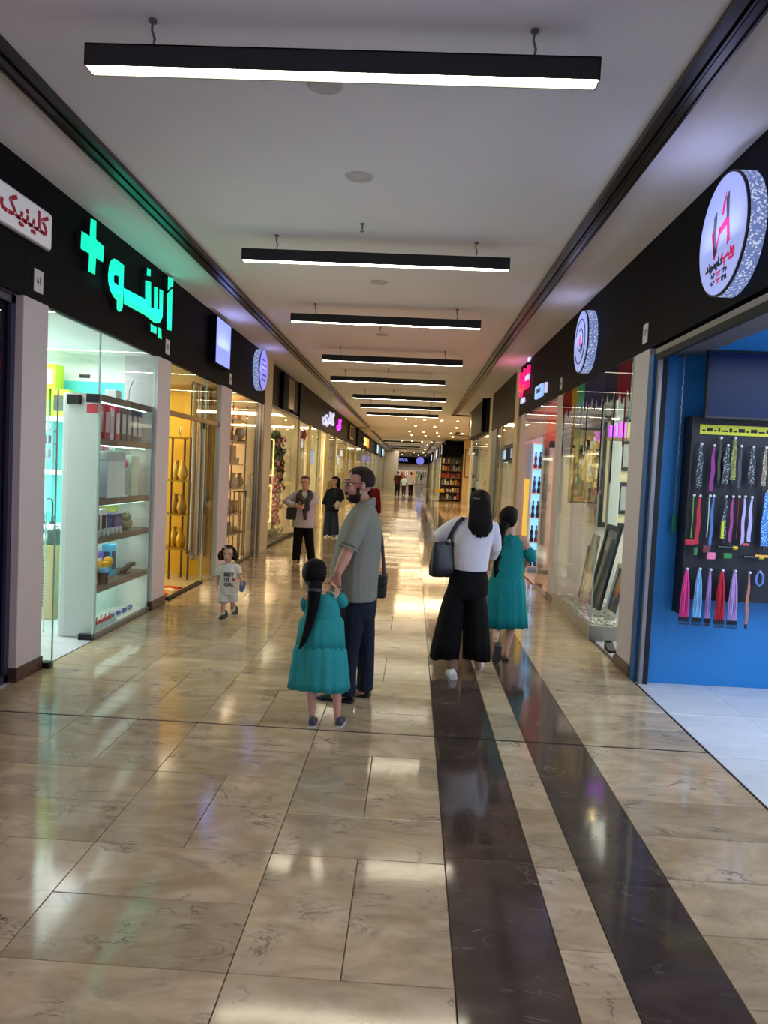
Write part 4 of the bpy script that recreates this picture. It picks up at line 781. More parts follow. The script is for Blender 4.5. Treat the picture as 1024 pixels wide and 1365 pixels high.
# ---------------------------------------------------------------- L3: glass gift shelves
glass_shelf=C('lit_shelf',(226,206,170),rough=.3)
t=thing('gift_shelving','tall lit gift shelving of six boards behind the third left window','shelving',(-3.3,13.55,0)); 
for z in (.45,.82,1.28,1.72,2.12,2.52): MB(glass_shelf).box(-.28,.12,-1.15,1.0,z,z+.03).build('shelf',t)
for y in (-1.15,-.1,1.0): MB(steel_dark).tube([(.10,y,0),(.10,y,2.85)],.012,6).build('upright',t)
MB(beigew).box(-.30,-.28,-1.2,1.05,0,2.9).build('back_panel',t)
lamp('shelf_light',(-3.7,13.5,2.8),1.0,40,(1,.85,.6),size_y=1.8)  # added area lamp that brightens the gift shelves, not a fitting of theirs
gifts=[(2.55,'carton',(196,120,70)),(2.55,'carton',(206,196,180)),(2.55,'vase',(214,206,196)),(2.55,'carton',(150,90,60)),
 (2.15,'vase',(196,170,120)),(2.15,'cup',(230,226,220)),(2.15,'vase',(206,150,150)),(2.15,'cup',(226,220,210)),
 (1.75,'carton',(190,130,40)),(1.75,'frame',(170,130,60)),(1.75,'frame',(200,180,140)),(1.75,'cup',(220,216,206)),
 (1.31,'cup',(150,150,190)),(1.31,'carton',(40,42,50)),(1.31,'cup',(216,216,220)),(1.31,'vase',(226,222,214)),(1.31,'vase',(120,110,90)),
 (.85,'plant',(60,90,50)),(.85,'carton',(160,70,60)),(.85,'vase',(200,190,170)),(.85,'carton',(70,60,56)),
 (.48,'vase',(130,90,50)),(.48,'carton',(120,100,80)),(.48,'carton',(60,56,54)),(.48,'cup',(180,170,150))]
cnt={}
RN={2.55:'top',2.15:'second',1.75:'third',1.31:'fourth',.85:'fifth',.48:'lowest'}
for z,k,c in gifts:
    i=cnt.get(z,0); cnt[z]=i+1; y=12.62+i*.46; lab='on the %s board of the gift shelving, %s from the left'%(RN[z],ORDN[i])
    if k=='carton': carton('gift_box','gift box '+lab,'box',(-3.30,y,z),(.16,.26,.22),c,patch=tuple(min(255,u+50) for u in c),sides=('x',))
    elif k=='vase': pot('gift_vase','slender vase '+lab,'vase',(-3.28,y,z),[(.05,0),(.09,.07),(.07,.15),(.03,.21),(.05,.27)],c)
    elif k=='cup':
        for j in range(3): pot('gift_cup','%s cup, %s'%(('near','middle','far')[j],lab.replace(' from the left','').replace('on the','on').replace('of the gift shelving','of gift shelving')+' group'),'cup',(-3.26,y-.12+j*.11,z),[(.03,0),(.045,.02),(.05,.11),(.045,.11),(.035,.02)],tuple(max(0,u-25*j) for u in c),n=10)
    elif k=='frame': picture('photo_frame','gilt photo frame '+lab,(-3.22,y,z),.34,.32,c,C('photo_print',(190,170,130),rough=.4,var=.4,scale=14),'x',lean=.0,rz=PI/2)
    else:
        t=thing('potted_plant','small leafy potted plant '+lab,'plant',(-3.24,y,z)); MB(C('pot_dark',(50,44,40),rough=.6)).lathe([(.05,0),(.07,.1),(.06,.1)],(0,0,0),10).build('pot',t); q=MB(C('leaf_dark',(46,80,40),rough=.6,var=.3)); r_=random.Random(2)
        for m_ in range(40): a=r_.uniform(0,6.28); q.ell((.11*math.cos(a)*r_.random(),.11*math.sin(a)*r_.random(),.1+.25*r_.random()),(.012,.03,.03),5,4)
        tag(q.build('foliage',t),kind='stuff')
t=thing('bell_jar','clear round bell jar with an ornament on the gift shelving','jar',(-3.2,14.05,2.15)); MB(C('ornament_silver',(206,206,206),rough=.3,metal=.4)).ell((0,0,.16),(.1,.1,.11),12,8).build('ornament',t); MB(brass).lathe([(.12,0),(.12,.03),(.05,.05)],(0,0,0),14).build('base',t)
t=thing('small_table','thin black plant stand in front of the gift shelving','stand',(-3.12,13.9,0))
for a in ((-.07,-.2),(.05,-.2),(-.07,.2),(.05,.2)): MB(steel_dark).tube([(a[0],a[1],0),(a[0],a[1],1.25)],.012,6).build('leg',t)
MB(steel_dark).box(-.09,.07,-.22,.22,1.24,1.26).build('top',t); MB(steel_dark).box(-.09,.07,-.22,.22,.5,.52).build('shelf',t)
# ---------------------------------------------------------------- L4: flower shop
green=C('fern_green',(42,66,34),rough=.7,var=.4,scale=30); pinkf=C('blossom_pink',(222,150,150),rough=.7,var=.3,scale=30); palef=C('blossom_pale',(214,190,180),rough=.7,var=.3); redl=C('blossom_red',(190,50,60),rough=.7)
def spray(q,m,n,c,s,size,r):
    q.mat(m)
    for k in range(n):
        p=(c[0]+r.gauss(0,s[0]),c[1]+r.gauss(0,s[1]),c[2]+r.uniform(-s[2],s[2])); z=size*r.uniform(.6,1.3); q.ell(p,(z*.6,z,z*.7),5,4,Matrix.Rotation(r.uniform(0,3),3,'X'))
r_=random.Random(11)
t=thing('flower_garland','tall garland of pink blossom and dark leaves in the flower shop window','flowers',(-3.35,18.5,0)); MB(brass).tube([(0,0,0),(0,0,2.6)],.03,8).build('stem',t)
q=MB(); spray(q,pinkf,150,(.05,0,1.35),(.06,.16,1.1),.06,r_); spray(q,palef,90,(.06,0,1.5),(.06,.18,1.0),.05,r_); spray(q,redl,20,(.07,0,.9),(.05,.15,.6),.06,r_); tag(q.build('blossom',t),kind='stuff')
q=MB(); spray(q,green,170,(.0,.12,2.1),(.07,.16,.45),.08,r_); spray(q,green,60,(0,-.3,2.2),(.06,.16,.3),.07,r_); tag(q.build('leaves',t),kind='stuff')
t=thing('fern_basket','dark green trailing fern right of the blossom column','plant',(-3.36,19.10,1.3)); MB(brass).lathe([(.05,.55),(.10,.62),(.10,.75)],(0,0,0),10).build('basket',t); q=MB(); spray(q,green,140,(.02,0,.45),(.05,.11,.42),.07,r_); tag(q.build('fronds',t),kind='stuff')
t=thing('grass_bowl','leafy green planter on the floor by the flower shop','plant',(-2.86,20.05,0)); MB(C('pot_stone',(150,140,124),rough=.7)).lathe([(.12,0),(.16,.22),(.13,.22)],(0,0,0),12).build('pot',t); q=MB(); spray(q,green,110,(0,0,.42),(.07,.10,.26),.07,r_); tag(q.build('leaves',t),kind='stuff')
neon_y=C('neon_warm',(255,232,150),em=1.6,emcol=(255,230,140))
for k,(y,z,c) in enumerate(((17.3,1.5,'upper'),(17.2,.45,'lower'))):
    t=thing('neon_rectangle','warm neon lit rectangular frame in the flower shop, '+c,'frame',(-3.25,y,z))
    for a in ((-.38,-.35,0,.85),(.35,.38,0,.85)): MB(neon_y).box(0,.03,a[0],a[1],a[2],a[3]).build('neon_side',t)
    for a in ((0,.03),(.82,.85)): MB(neon_y).box(0,.03,-.35,.35,a[0],a[1]).build('neon_rail',t)
    q=MB(); spray(q,C('dried_gold',(170,150,80),rough=.7,var=.4),60,(-.03,0,.42),(.02,.15,.32),.05,r_); tag(q.build('dried_flowers',t),kind='stuff')
t=thing('round_window_sign','small round lilac light hanging in the flower shop window','sign',(-3.2,16.6,2.05)); MB(disc_lil).lathe([(.2,0),(.2,.03),(.19,.035)],(0,0,0),24,'X').build('lit_face',t); MB(steel_dark).tube([(0.015,0,.2),(.015,0,.9)],.005,5).build('cord',t)
t=thing('burgundy_case','burgundy display case between the two neon frames','case',(-3.3,17.25,0)); MB(C('burgundy',(96,40,50),rough=.5)).box(-.05,.03,-.42,.42,1.33,1.48).build('ledge',t); MB(C('burgundy',(96,40,50))).box(-.15,-.06,-.5,.5,0,1.48).build('board',t)
q=MB(); t=thing('moss_bank','pale dried moss and pebbles along the flower shop window foot','moss',(-3.2,17.4,0)); spray(q,C('moss_pale',(170,160,120),rough=.9,var=.4),160,(0,0,.12),(.04,.5,.12),.07,r_); tag(q.build('moss',t),kind='stuff'); MB(C('pot_stone',(150,140,124))).box(-.1,.1,-1.5,1.7,0,.06).build('tray',t)
t=thing('red_lantern','round red paper flower ball hanging in the window past the flower shop','lantern',(-3.2,20.9,2.42)); MB(C('lantern_red',(176,40,48),rough=.7,bump=.6,scale=40)).ell((0,0,.2),(.26,.26,.24),14,10).build('ball',t); MB(steel_dark).tube([(0,0,.42),(0,0,.5)],.006,5).build('cord',t)
# ---------------------------------------------------------------- L5 : bright fashion and gift shops
def dress_form(label,x,y,cols,facing_=0):
    t=thing('mannequin',label,'mannequin',(x,y,0),facing_); bm_=C('mannequin_black',(34,32,34),rough=.4); cm=C('cloth_%d_%d_%d'%cols,cols,rough=.8)
    MB(bm_).lathe([(.16,0),(.16,.02),(.02,.04),(.02,.8)],(0,0,0),12).build('stand',t); MB(cm).tube([(0,0,.62),(0,0,.95),(0,0,1.15),(0,0,1.38),(0,0,1.45)],[(.20,.16),(.16,.12),(.13,.10),(.19,.12),(.07,.06)],12).build('garment',t); MB(bm_).tube([(0,0,1.44),(0,0,1.52)],.05,10).ell((0,-.01,1.63),(.075,.09,.115),12,8).build('head',t)
for k,(y,c) in enumerate(((23.0,(40,40,46)),(27.2,(190,180,160)),(30.5,(150,40,50)),(32.4,(40,44,80)),(36.0,(170,150,120)))): dress_form('dressed mannequin in the left shops, %s from the flower shop'%ORDN[k],-3.45,y,c)
def curtain(label,x,y0,y1,m):
    t=thing('shop_curtain',label,'curtain',(x,y0,0)); n=28; a=[];b=[]
    for k in range(n+1): a.append(Vector((.035*math.sin(k*1.6),(y1-y0)*k/n,.02))); b.append(Vector((.035*math.sin(k*1.6),(y1-y0)*k/n,2.8)))
    MB(m).rings([a,b],False,False,False).build('drape',t); MB(alu).tube([(0,0,2.82),(0,y1-y0,2.82)],.015,6).build('rail',t)
cream_lit=C('cream_curtain',(236,222,184),rough=.8)
for k,(a,b) in enumerate(((22.0,22.9),(24.5,26.3),(28.2,28.9),(33.0,33.8),(38,38.8))): curtain('cream shop curtain, %s along the left shops beyond the flowers'%ORDN[k],-3.3,a,b,cream_lit)
for k,(y,z,s,c) in enumerate(((20.6,1.75,.5,'lightbox_cyan'),(23.6,1.85,.55,'lightbox_blue'),(29.9,1.9,.6,'lightbox_cyan'),(31.9,1.9,.5,'lightbox_white'))):
    t=thing('hanging_light_box','small lit panel hanging behind the left shop glass, %s from the flower shop'%ORDN[k],'sign',(-3.16,y,z)); MB(MATS[c]).box(0,.03,-s/2,s/2,0,.42).build('lit_face',t); MB(steel_dark).box(-.02,0,-s/2-.02,s/2+.02,-.02,.44).build('case',t)
rr=random.Random(21); pal=[(60,90,70),(196,60,50),(206,196,180),(60,60,70),(190,150,70),(120,140,160),(214,120,60),(230,226,214)]
for k in range(9):
    y=(20.1,20.9,21.65,25.0,28.6,30.8,32.9,35.0,37.5)[k]
    t=thing('goods_rack','rack of mixed goods in the left shops, %s from the flower shop'%ORDN[k],'rack',(-3.85,y,0))
    for s in (-.35,.35): MB(alu).box(-.02,.02,s-.015,s+.015,0,2.2).build('post',t)
    for z in (.3,.75,1.2,1.65,2.1): MB(white_shelf).box(-.16,.16,-.36,.36,z,z+.02).build('shelf',t)
    q=MB()
    for z in (.32,.77,1.22,1.67):
        for j in range(5):
            c=rr.choice(pal); q.mat(C('card_%d_%d_%d'%c,c,rough=.55)); h=rr.uniform(.12,.36); q.box(-.1,.1,-.32+j*.13,-.32+j*.13+.10,z,z+h)
    tag(q.build('goods',t),kind='stuff')
for k,y in enumerate((42,46,51,55.5,60,65,70,76)):
    t=thing('goods_rack','rack of pale goods in the far left shops, %s beyond the cream pier'%ORDN[k],'rack',(-3.9,y,0)); 
    for z in (.3,.9,1.5,2.1): MB(white_shelf).box(-.2,.2,-1.2,1.2,z,z+.03).build('shelf',t)
    q=MB()
    for z in (.33,.93,1.53):
        for j in range(6):
            c=rr.choice(pal+[(230,230,226)]*5); q.mat(C('card_%d_%d_%d'%c,c,rough=.55)); q.box(-.1,.1,-1.1+j*.38,-.85+j*.38,z,z+rr.uniform(.2,.5))
    tag(q.build('goods',t),kind='stuff')
# ================================================================ right side goods
# ---------------------------------------------------------------- R1: lanyard board and screen in the blue shop
bx0=2.33
t=thing('lanyard_board','dark pegboard hung with lanyards on the blue wall','board',(bx0,6.55,.78)); navy=C('board_navy',(15,15,27),rough=.6,var=.15)
MB(navy).box(0,1.5,.02,.10,0,1.55).build('panel',t); MB(C('board_side',(14,14,22),rough=.6)).box(-.02,.0,.0,.2,-.13,1.55).build('side_rail',t)
MB(C('label_yellow',(206,206,30),rough=.5)).box(.05,1.5,.014,.02,1.40,1.48).build('label_strip',t)
q=MB(black_m); r_=random.Random(4); x=.07
while x<1.4: l=r_.uniform(.015,.06); q.box(x,x+l,.0125,.0142,1.425,1.425+r_.choice((.014,.03))); x+=l+.012
q.build('lettering',t)
t=thing('television','large dark flat television above the lanyard board','television',(2.36,6.42,2.30)); MB(C('tv_case',(12,14,20),rough=.4)).box(0,1.15,.0,.06,0,.56,bev=.008).build('case',t); MB(C('tv_screen',(8,26,66),rough=.35,var=.25,scale=3,spec=.2)).box(.015,1.135,-.003,.0,.02,.54).build('screen',t); MB(C('tv_case',(12,14,20))).box(.3,.8,.06,.325,.15,.4).build('bracket',t)
t=thing('power_cable','thin black cable dropping to the television top','cable',(2.62,6.5,2.86)); MB(bk).tube([(.08,0,0),(.04,0,-.1),(.0,-.03,-.18),(0,-.03,-.25)],.006,5).build('lead',t); MB(bk).cb((.08,0,-.012),(.04,.03,.024)).build('plug',t)
t=thing('pull_chain','thin steel shutter chain with a green tag on the blue wall','chain',(2.26,6.70,1.33)); q=MB(alu)
for k in range(50): q.cb((.003*math.sin(k*2),0,.16+k*.027),(.012,.006,.024),rz=(k%2)*1.57)
q.build('chain',t); MB(C('tag_green',(20,110,90),rough=.5)).box(-.018,.018,-.01,.01,0,.16,bev=.004).build('tag',t); MB(alu).box(-.015,.015,.0,.06,1.50,1.52).build('bracket',t)
peg_m=C('peg_white',(206,206,214),rough=.4); clip_m=C('clip_black',(16,16,18),rough=.4)
def lanyard(label,px,ptop,pbot,col,wd,kind='strap',tagc=None,tagpx=None,pat=None,group=None):
    a=at(px,ptop,6.53); b=at(px,pbot,6.53); L=a.z-b.z; t=thing('lanyard',label,'lanyard',(a.x,6.53,a.z),0,group)
    pegb=MB(peg_m).lathe([(.006,.09),(.006,-.02),(.012,-.022),(.012,-.03),(.004,-.032)],(0,0,0),8,'Y'); pegb.build('peg',t)
    m=C('strap_%d_%d_%d'%col,col,rough=.6,var=.15) if not pat else patterned('strap_%d_%d_%d_p'%col,col,pat)
    if kind=='strap':
        q=MB(m); n=8; s=[]
        for k in range(n+1):
            z=-.01-(L-.01)*k/n; w_=wd*(.45+.55*min(1,k/3)); o=.004*math.sin(k*1.3+px); s.append([Vector((-w_+o,-.012,z)),Vector((w_+o,-.012,z)),Vector((w_+o,-.020,z)),Vector((-w_+o,-.020,z))])
        q.rings(s,True,True,True,False); q.build('strap',t)
        MB(clip_m).box(-.008,.008,-.022,-.010,-L-.035,-L).build('clip',t)
    elif kind=='bundle':
        for k in range(7):
            o=(k-3)*wd/3.2; MB(m).tube([(o*.25,-.012,-.005),(o*.7,-.014-.006*(k%2),-L*.3),(o,-.014-.008*(k%3),-L*.7),(o*1.0,-.013,-L)],[.004,.0065,.0065,.006],5).build('strap',t)
            if k%2==0: MB(clip_m).box(o-.008,o+.008,-.024,-.008,-L-.035,-L).tube([(o,-.016,-L-.035),(o+.012,-.016,-L-.05),(o,-.016,-L-.068),(o-.010,-.016,-L-.055)],.0045,5).build('clip',t)
    else: MB(m).tube([(0,-.01,0),(.003,-.013,-L*.5),(0,-.012,-L)],.005,5).build('cord',t)
    if tagc:
        c=at(tagpx[0],tagpx[1],6.50); dx=c.x-a.x; dz=c.z-a.z; q=MB(C('tag_%d_%d_%d'%tagc,tagc,rough=.4)); w_,h_=(tagpx[2]/157.,tagpx[3]/157.); q.box(dx-w_/2,dx+w_/2,-.035,-.015,dz-h_/2,dz+h_/2,bev=.006); q.build('key_tag',t)
    return t
def patterned(name,c,c2):
    if name in MATS: return MATS[name]
    m=M(name,c,rough=.6); nt=m.node_tree; b=nt.nodes['Principled BSDF']; v=nt.nodes.new('ShaderNodeTexVoronoi'); v.inputs['Scale'].default_value=70; tc=nt.nodes.new('ShaderNodeTexCoord'); nt.links.new(tc.outputs['Object'],v.inputs['Vector'])
    r=nt.nodes.new('ShaderNodeValToRGB'); r.color_ramp.elements[0].color=lin(c2); r.color_ramp.elements[1].color=lin(c); r.color_ramp.elements[0].position=.35; r.color_ramp.elements[1].position=.45; nt.links.new(v.outputs['Distance'],r.inputs[0]); nt.links.new(r.outputs[0],b.inputs['Base Color']); return m
dk=(34,36,44)
for i,(px,a,b,c,wd,pat,l) in enumerate(((934,592,650,dk,.022,(130,150,150),'grey and black patterned'),(951,594,655,(130,36,120),.016,None,'magenta'),(960,584,640,(50,48,34),.012,None,'olive'),(969,594,645,dk,.026,(190,190,90),'yellow and black patterned'),(979,584,640,(96,100,50),.022,(170,170,80),'mottled olive'),(987,595,650,(62,62,74),.014,None,'dull grey'),(1003,596,645,dk,.024,(220,220,230),'white and black patterned'),(1020,597,648,(120,108,84),.018,(190,180,150),'beige patterned'))):
    lanyard('%s lanyard, top row of the dark board, %s from left'%(l,ORDN[i]),px,a,b,c,wd,'strap',pat=pat)
lanyard('blue patterned lanyard at the right edge of the board',1022,655,728,(40,110,190),.030,'strap',pat=(150,200,230))
for i,(px,a,b,c,wd,k,l,tc,tp,pat) in enumerate(((924,660,717,(120,160,40),.01,'cord','thin lime',(190,30,50),(920,723,13,7),None),(932,661,725,(176,26,44),.016,'strap','red',(40,120,60),(927,735,5,10),None),(945,661,716,(180,206,190),.01,'cord','thin pale',(110,40,46),(941,732,9,9),None),(950,661,727,(70,110,170),.012,'strap','blue and orange',(226,120,160),(948,741,11,9),None),(967,662,718,dk,.014,'strap','white spotted black',(190,200,50),(963,706,4,24),(220,220,220)),(976,662,723,(150,50,120),.013,'strap','purple and pink',(40,130,60),(970,741,11,7),None),(984,662,718,(120,26,40),.01,'cord','thin dark red',None,None,None),(992,662,727,(176,160,206),.013,'strap','pale lilac',(206,60,90),(994,726,9,3),None),(1001,663,722,(170,166,214),.015,'strap','short lavender',None,None,None))):
    lanyard('%s lanyard, middle row of the dark board, %s from left'%(l,ORDN[i]),px,a,b,c,wd,k,tc,tp,pat)
for i,(px,a,b,c,wd,k,l) in enumerate(((915,758,822,(206,50,130),.036,'bundle','bright pink'),(932,758,823,(120,180,226),.032,'bundle','light blue'),(946,759,824,(150,120,180),.018,'bundle','thin lavender'),(962,760,826,(180,16,40),.036,'bundle','deep red'),(979,761,827,(170,140,200),.036,'bundle','lavender'))):
    lanyard('bundle of %s cords, bottom row of the board, %s from left'%(l,ORDN[i]),px,a,b,c,wd,k)
lanyard('thin orange and blue cord at the right of the bottom row',998,763,832,(190,110,60),.012,'strap',pat=(80,100,170))
a=at(1012,762,6.53); t=thing('cord_coil','coiled blue cord hanging in the bottom row','cord',(a.x,6.53,a.z)); MB(peg_m).lathe([(.006,.09),(.006,-.02),(.012,-.022),(.004,-.03)],(0,0,0),8,'Y').build('peg',t)
MB(C('cord_blue',(100,130,200),rough=.6)).tube([(.030*math.sin(k*.6)*(1+.2*math.sin(k)),-.014-.001*(k%5),-.06+.058*math.cos(k*.6)) for k in range(50)],.006,5).build('coil',t)
for i,(px,py,c,e,l) in enumerate(((969,730,(24,24,28),(206,180,40),'black penlight with a yellow end'),(1004,743,(40,40,44),(206,60,110),'black and white penlight with a pink end'),(1019,742,(206,150,40),(60,30,20),'orange penlight'))):
    a=at(px,py,6.51); t=thing('penlight',l+' lying across the dark board','light',(a.x,6.52,a.z)); MB(C('pen_%d'%c[0],c,rough=.35)).tube([(-.075,0,0),(.05,0,0)],.013,8).build('barrel',t); MB(C('pen_end_%d'%e[0],e,rough=.4)).tube([(.05,0,0),(.09,0,0)],.016,8).build('end_cap',t); MB(peg_m).tube([(0,.0,0),(0,.10,0)],.006,6).build('peg',t)
# ---------------------------------------------------------------- R2: picture frame shop
art1=C('canvas_gold',(150,128,80),rough=.5,var=.4,scale=9); mirror=C('smoked_mirror',(120,120,112),rough=.12,metal=.7,var=.1); art2=C('canvas_blue',(70,90,110),rough=.6,var=.4,scale=8)
picture('hanging_painting','tall hanging painting of a golden street behind the right shop glass',(2.29,10.30,1.44),.46,1.0,(48,40,36),art1,'x',fw=.025,blobs=[((196,160,80),40,.05,.16,(-.45,.45,.30,.85)),((60,52,44),24,.07,.20,(-.48,.48,.05,.75)),((226,206,150),26,.02,.10,(-.3,.3,.3,.8)),((150,60,50),10,.08,.05,(-.3,.35,.05,.22)),((206,196,170),10,.05,.10,(-.2,.2,.05,.9))])
t=[o for o in COL.objects if o.name=='hanging_painting'][0]
for s in (-.2,.2): MB(wire_m).tube([(s,-.01,1.0),(s,-.01,1.47)],.004,5).build('hanging_wire',t)
picture('wall_panel_frame','large black frame holding small frames on a cream ground in the frame shop',(3.05,10.86,1.10),.92,1.55,(22,20,20),C('cream_mount',(206,196,150),rough=.6),'x',fw=.075,th=.05)
for i,(z,h) in enumerate(((1.30,.44),(1.90,.42))): picture('hung_picture','small black frame hung on the cream mount, '+('lower','upper')[i],(3.02,10.81,z),.36,h,(26,24,24),C('print_grey',(150,152,150),rough=.5,var=.3),'x',fw=.05,th=.03)
picture('leaning_mirror','tall dark framed smoked mirror leaning in the pebble window',(2.36,9.70,.155),.64,1.06,(26,25,24),mirror,'x',lean=-.20,rz=-PI/2,fw=.07)
picture('leaning_painting','white framed painting with orange figure leaning on the pebbles',(2.44,9.14,.155),.52,.62,(226,224,220),art2,'x',lean=-.22,rz=-PI/2,fw=.05,blobs=[((206,130,50),26,.05,.12,(-.2,.2,.15,.85)),((226,196,120),14,.03,.08,(-.15,.1,.3,.8)),((60,80,110),20,.08,.1,(-.38,.38,.1,.9)),((150,60,40),10,.04,.08,(-.2,.2,.1,.5))])
picture('leaning_painting','small dark red and brown painting leaning at the far end of the pebbles',(2.34,10.28,.155),.34,.72,(96,84,72),C('canvas_brown',(110,70,56),rough=.6,var=.5,scale=8),'x',lean=-.14,rz=-PI/2,fw=.03,blobs=[((190,110,90),12,.08,.1,(-.3,.3,.3,.8)),((70,60,60),14,.08,.12,(-.3,.3,.1,.9))])
picture('leaning_painting','pale narrow painting between the red painting and the mirror',(2.30,10.02,.155),.30,.90,(170,164,150),C('canvas_pale',(190,180,160),rough=.6,var=.3,scale=6),'x',lean=-.14,rz=-PI/2,fw=.03)
t=thing('display_column','pale column standing behind the hanging painting in the frame shop','column',(2.72,10.55,0)); MB(C('pale_green_column',(176,186,176),rough=.5)).box(-.07,.07,-.07,.07,.16,2.9,bev=.01).build('shaft',t); MB(plm).box(-.09,.09,-.09,.09,0,.17).build('base',t)
t=thing('purple_light_tray','small tray with purple and pink lights hung in the frame shop','light',(2.63,10.2,2.28)); MB(C('tray_wood',(120,96,70),rough=.6)).box(-.14,.14,-.06,.06,0,.04).build('tray',t); MB(C('glow_purple',(170,70,226),em=1.2,emcol=(170,70,226))).box(-.10,-.02,-.03,.03,.041,.20).box(.02,.10,-.03,.03,.041,.24).build('lamp',t)
for s in (-.13,.13): MB(wire_m).tube([(s,0,.03),(s,0,.64)],.004,5).build('hanging_wire',t)
t=thing('spot_light','white cone lamp glowing over the pictures in the frame shop','lamp',(2.45,9.6,2.52)); MB(disc).lathe([(.02,.40),(.02,.05),(.05,0)],(0,0,0),12).build('shade',t); MB(spot_m).lathe([(.035,-.012),(.045,0)],(0,0,0),10).build('bulb',t)
t=tag(MB(C('pebble_white',(214,212,204),rough=.45,var=.2)).build('pebbles'),'bed of white pebbles in the right shop window','pebbles',kind='stuff') if False else None
q=MB(); r_=random.Random(9); ms=[C('pebble_white',(226,224,216),rough=.4,var=.2),C('pebble_grey',(170,168,160),rough=.45,var=.2),C('pebble_pale',(200,196,186),rough=.45,var=.2)]
for k in range(620):
    q.mat(ms[r_.choice((0,0,0,1,2))]); a=r_.uniform(.014,.028); q.ell((2.06+r_.random()**1.3*.62,8.52+r_.random()*2.15,.155+a*.25),(a,a*r_.uniform(.7,1.2),a*.5),6,4,Matrix.Rotation(r_.uniform(0,3),3,'Z'))
tag(q.build('pebble_bed'),'bed of white pebbles behind the right shop glass','pebbles',kind='stuff')
t=thing('door_wedge','black rubber wedge holding the glass door on white tiles','wedge',(2.12,7.95,0)); MB(bk).prism([(-.09,0),(.09,0),(.09,.09),(.02,.06),(-.09,.02)],lambda u,v:Vector((-.04,u,v)),(.08,0,0)).build('wedge',t,fix=True); MB(alu).box(-.03,.03,.06,.085,.09,.096).build('grip',t)
picture('wall_print','pale print on the back wall of the frame shop',(4.55,9.3,1.2),.7,.9,(60,54,48),C('print_grey',(150,152,150)),'x',rz=-PI/2)
# ---------------------------------------------------------------- R3: pink shop
lb=C('blue_lit_panel',(150,206,240),em=1.0,emcol=(120,195,245)); yb=C('yellow_lit_panel',(250,210,90),em=.42,emcol=(250,205,80))
t=thing('lit_display_case','narrow pale blue lit display case at the far side of the pink shop','case',(2.27,14.28,0)); MB(lb).box(-.09,.09,-.02,.0,.1,2.36).build('lit_back',t)
for x in (-.105,.09): MB(white_shelf).box(x,x+.015,-.10,.02,0,2.4).build('side_panel',t)
for z in (.1,.55,1.0,1.45,1.9,2.36): MB(glass_shelf).box(-.09,.09,-.10,-.02,z,z+.02).build('shelf',t)
r_=random.Random(8)
for i,z in enumerate((.12,.57,1.02,1.47,1.92)):
    for j in range(2):
        c=((40,44,60),(70,90,150),(30,30,36),(150,60,80),(60,60,66))[(i*2+j)%5]; pot('hookah_part','ornament on the %s shelf of the blue lit case, %s one'%(('lowest','second','third','fourth','top')[i],('left','right')[j]),'ornament',(2.228+j*.085,14.215,z),[(.03,0),(.04,.04),(.018,.10),(.030,.18),(.012,.24),(.018,.30)],c,n=10)
t=thing('yellow_lit_strip','yellow lit upright panel at the far edge of the pink shop','panel',(2.115,14.34,.0)); MB(yb).box(-.05,.04,0,.02,.25,1.72).build('lit_face',t); MB(white_shelf).box(-.06,.05,.02,.04,0,1.8).build('back_board',t)
t=thing('fairy_lights','bunch of red and orange fairy lights in the pink shop','lights',(2.17,14.38,1.8)); q=MB(C('fairy_red',(255,110,60),em=2.2,emcol=(255,110,50)))
for k in range(40): q.ell((r_.gauss(0,.035),r_.gauss(0,.02),r_.uniform(0,.55)),.012,5,4)
tag(q.build('bulbs',t),kind='stuff'); MB(bk).tube([(0,0,0),(.02,.02,.3),(-.02,0,.6),(0,0,1.1)],.006,5).build('lead',t)
t=thing('grey_cabinet','tall grey cabinet with two black jars on top beside the blue case','cabinet',(2.56,14.2,0)); MB(gpanel).box(-.13,.35,-.2,.25,.08,2.30).build('body',t); MB(bk).box(-.12,.34,-.18,.25,0,.08).build('plinth',t)
for x in (-.01,.23): d_=MB(gpanel).box(x-.115,x+.115,-.22,-.201,.1,2.28,bev=.004).build('door',t); MB(alu).box(x+.07,x+.085,-.24,-.221,.95,1.15).build('handle',d_)
for i,x in enumerate((2.50,2.66)): pot('jar','black jar on the tall grey cabinet, '+('left','right')[i],'jar',(x,14.15,2.30),[(.05,0),(.06,.02),(.06,.09)],(28,26,28),[(.05,.09),(.05,.12),(.02,.13)],(50,48,50),capname='lid')
t=thing('shelf_rack','rack of white shelves at the back of the pink shop','rack',(4.3,12.6,0))
# shelves and goods
for z in (.9,1.2,1.5): MB(white_shelf).box(-.15,.15,-.2,.1,z,z+.02).build('shelf',t)
for s in (-.14,.14): MB(alu).box(s-.01,s+.01,-.0,.02,0,1.8).build('post',t)
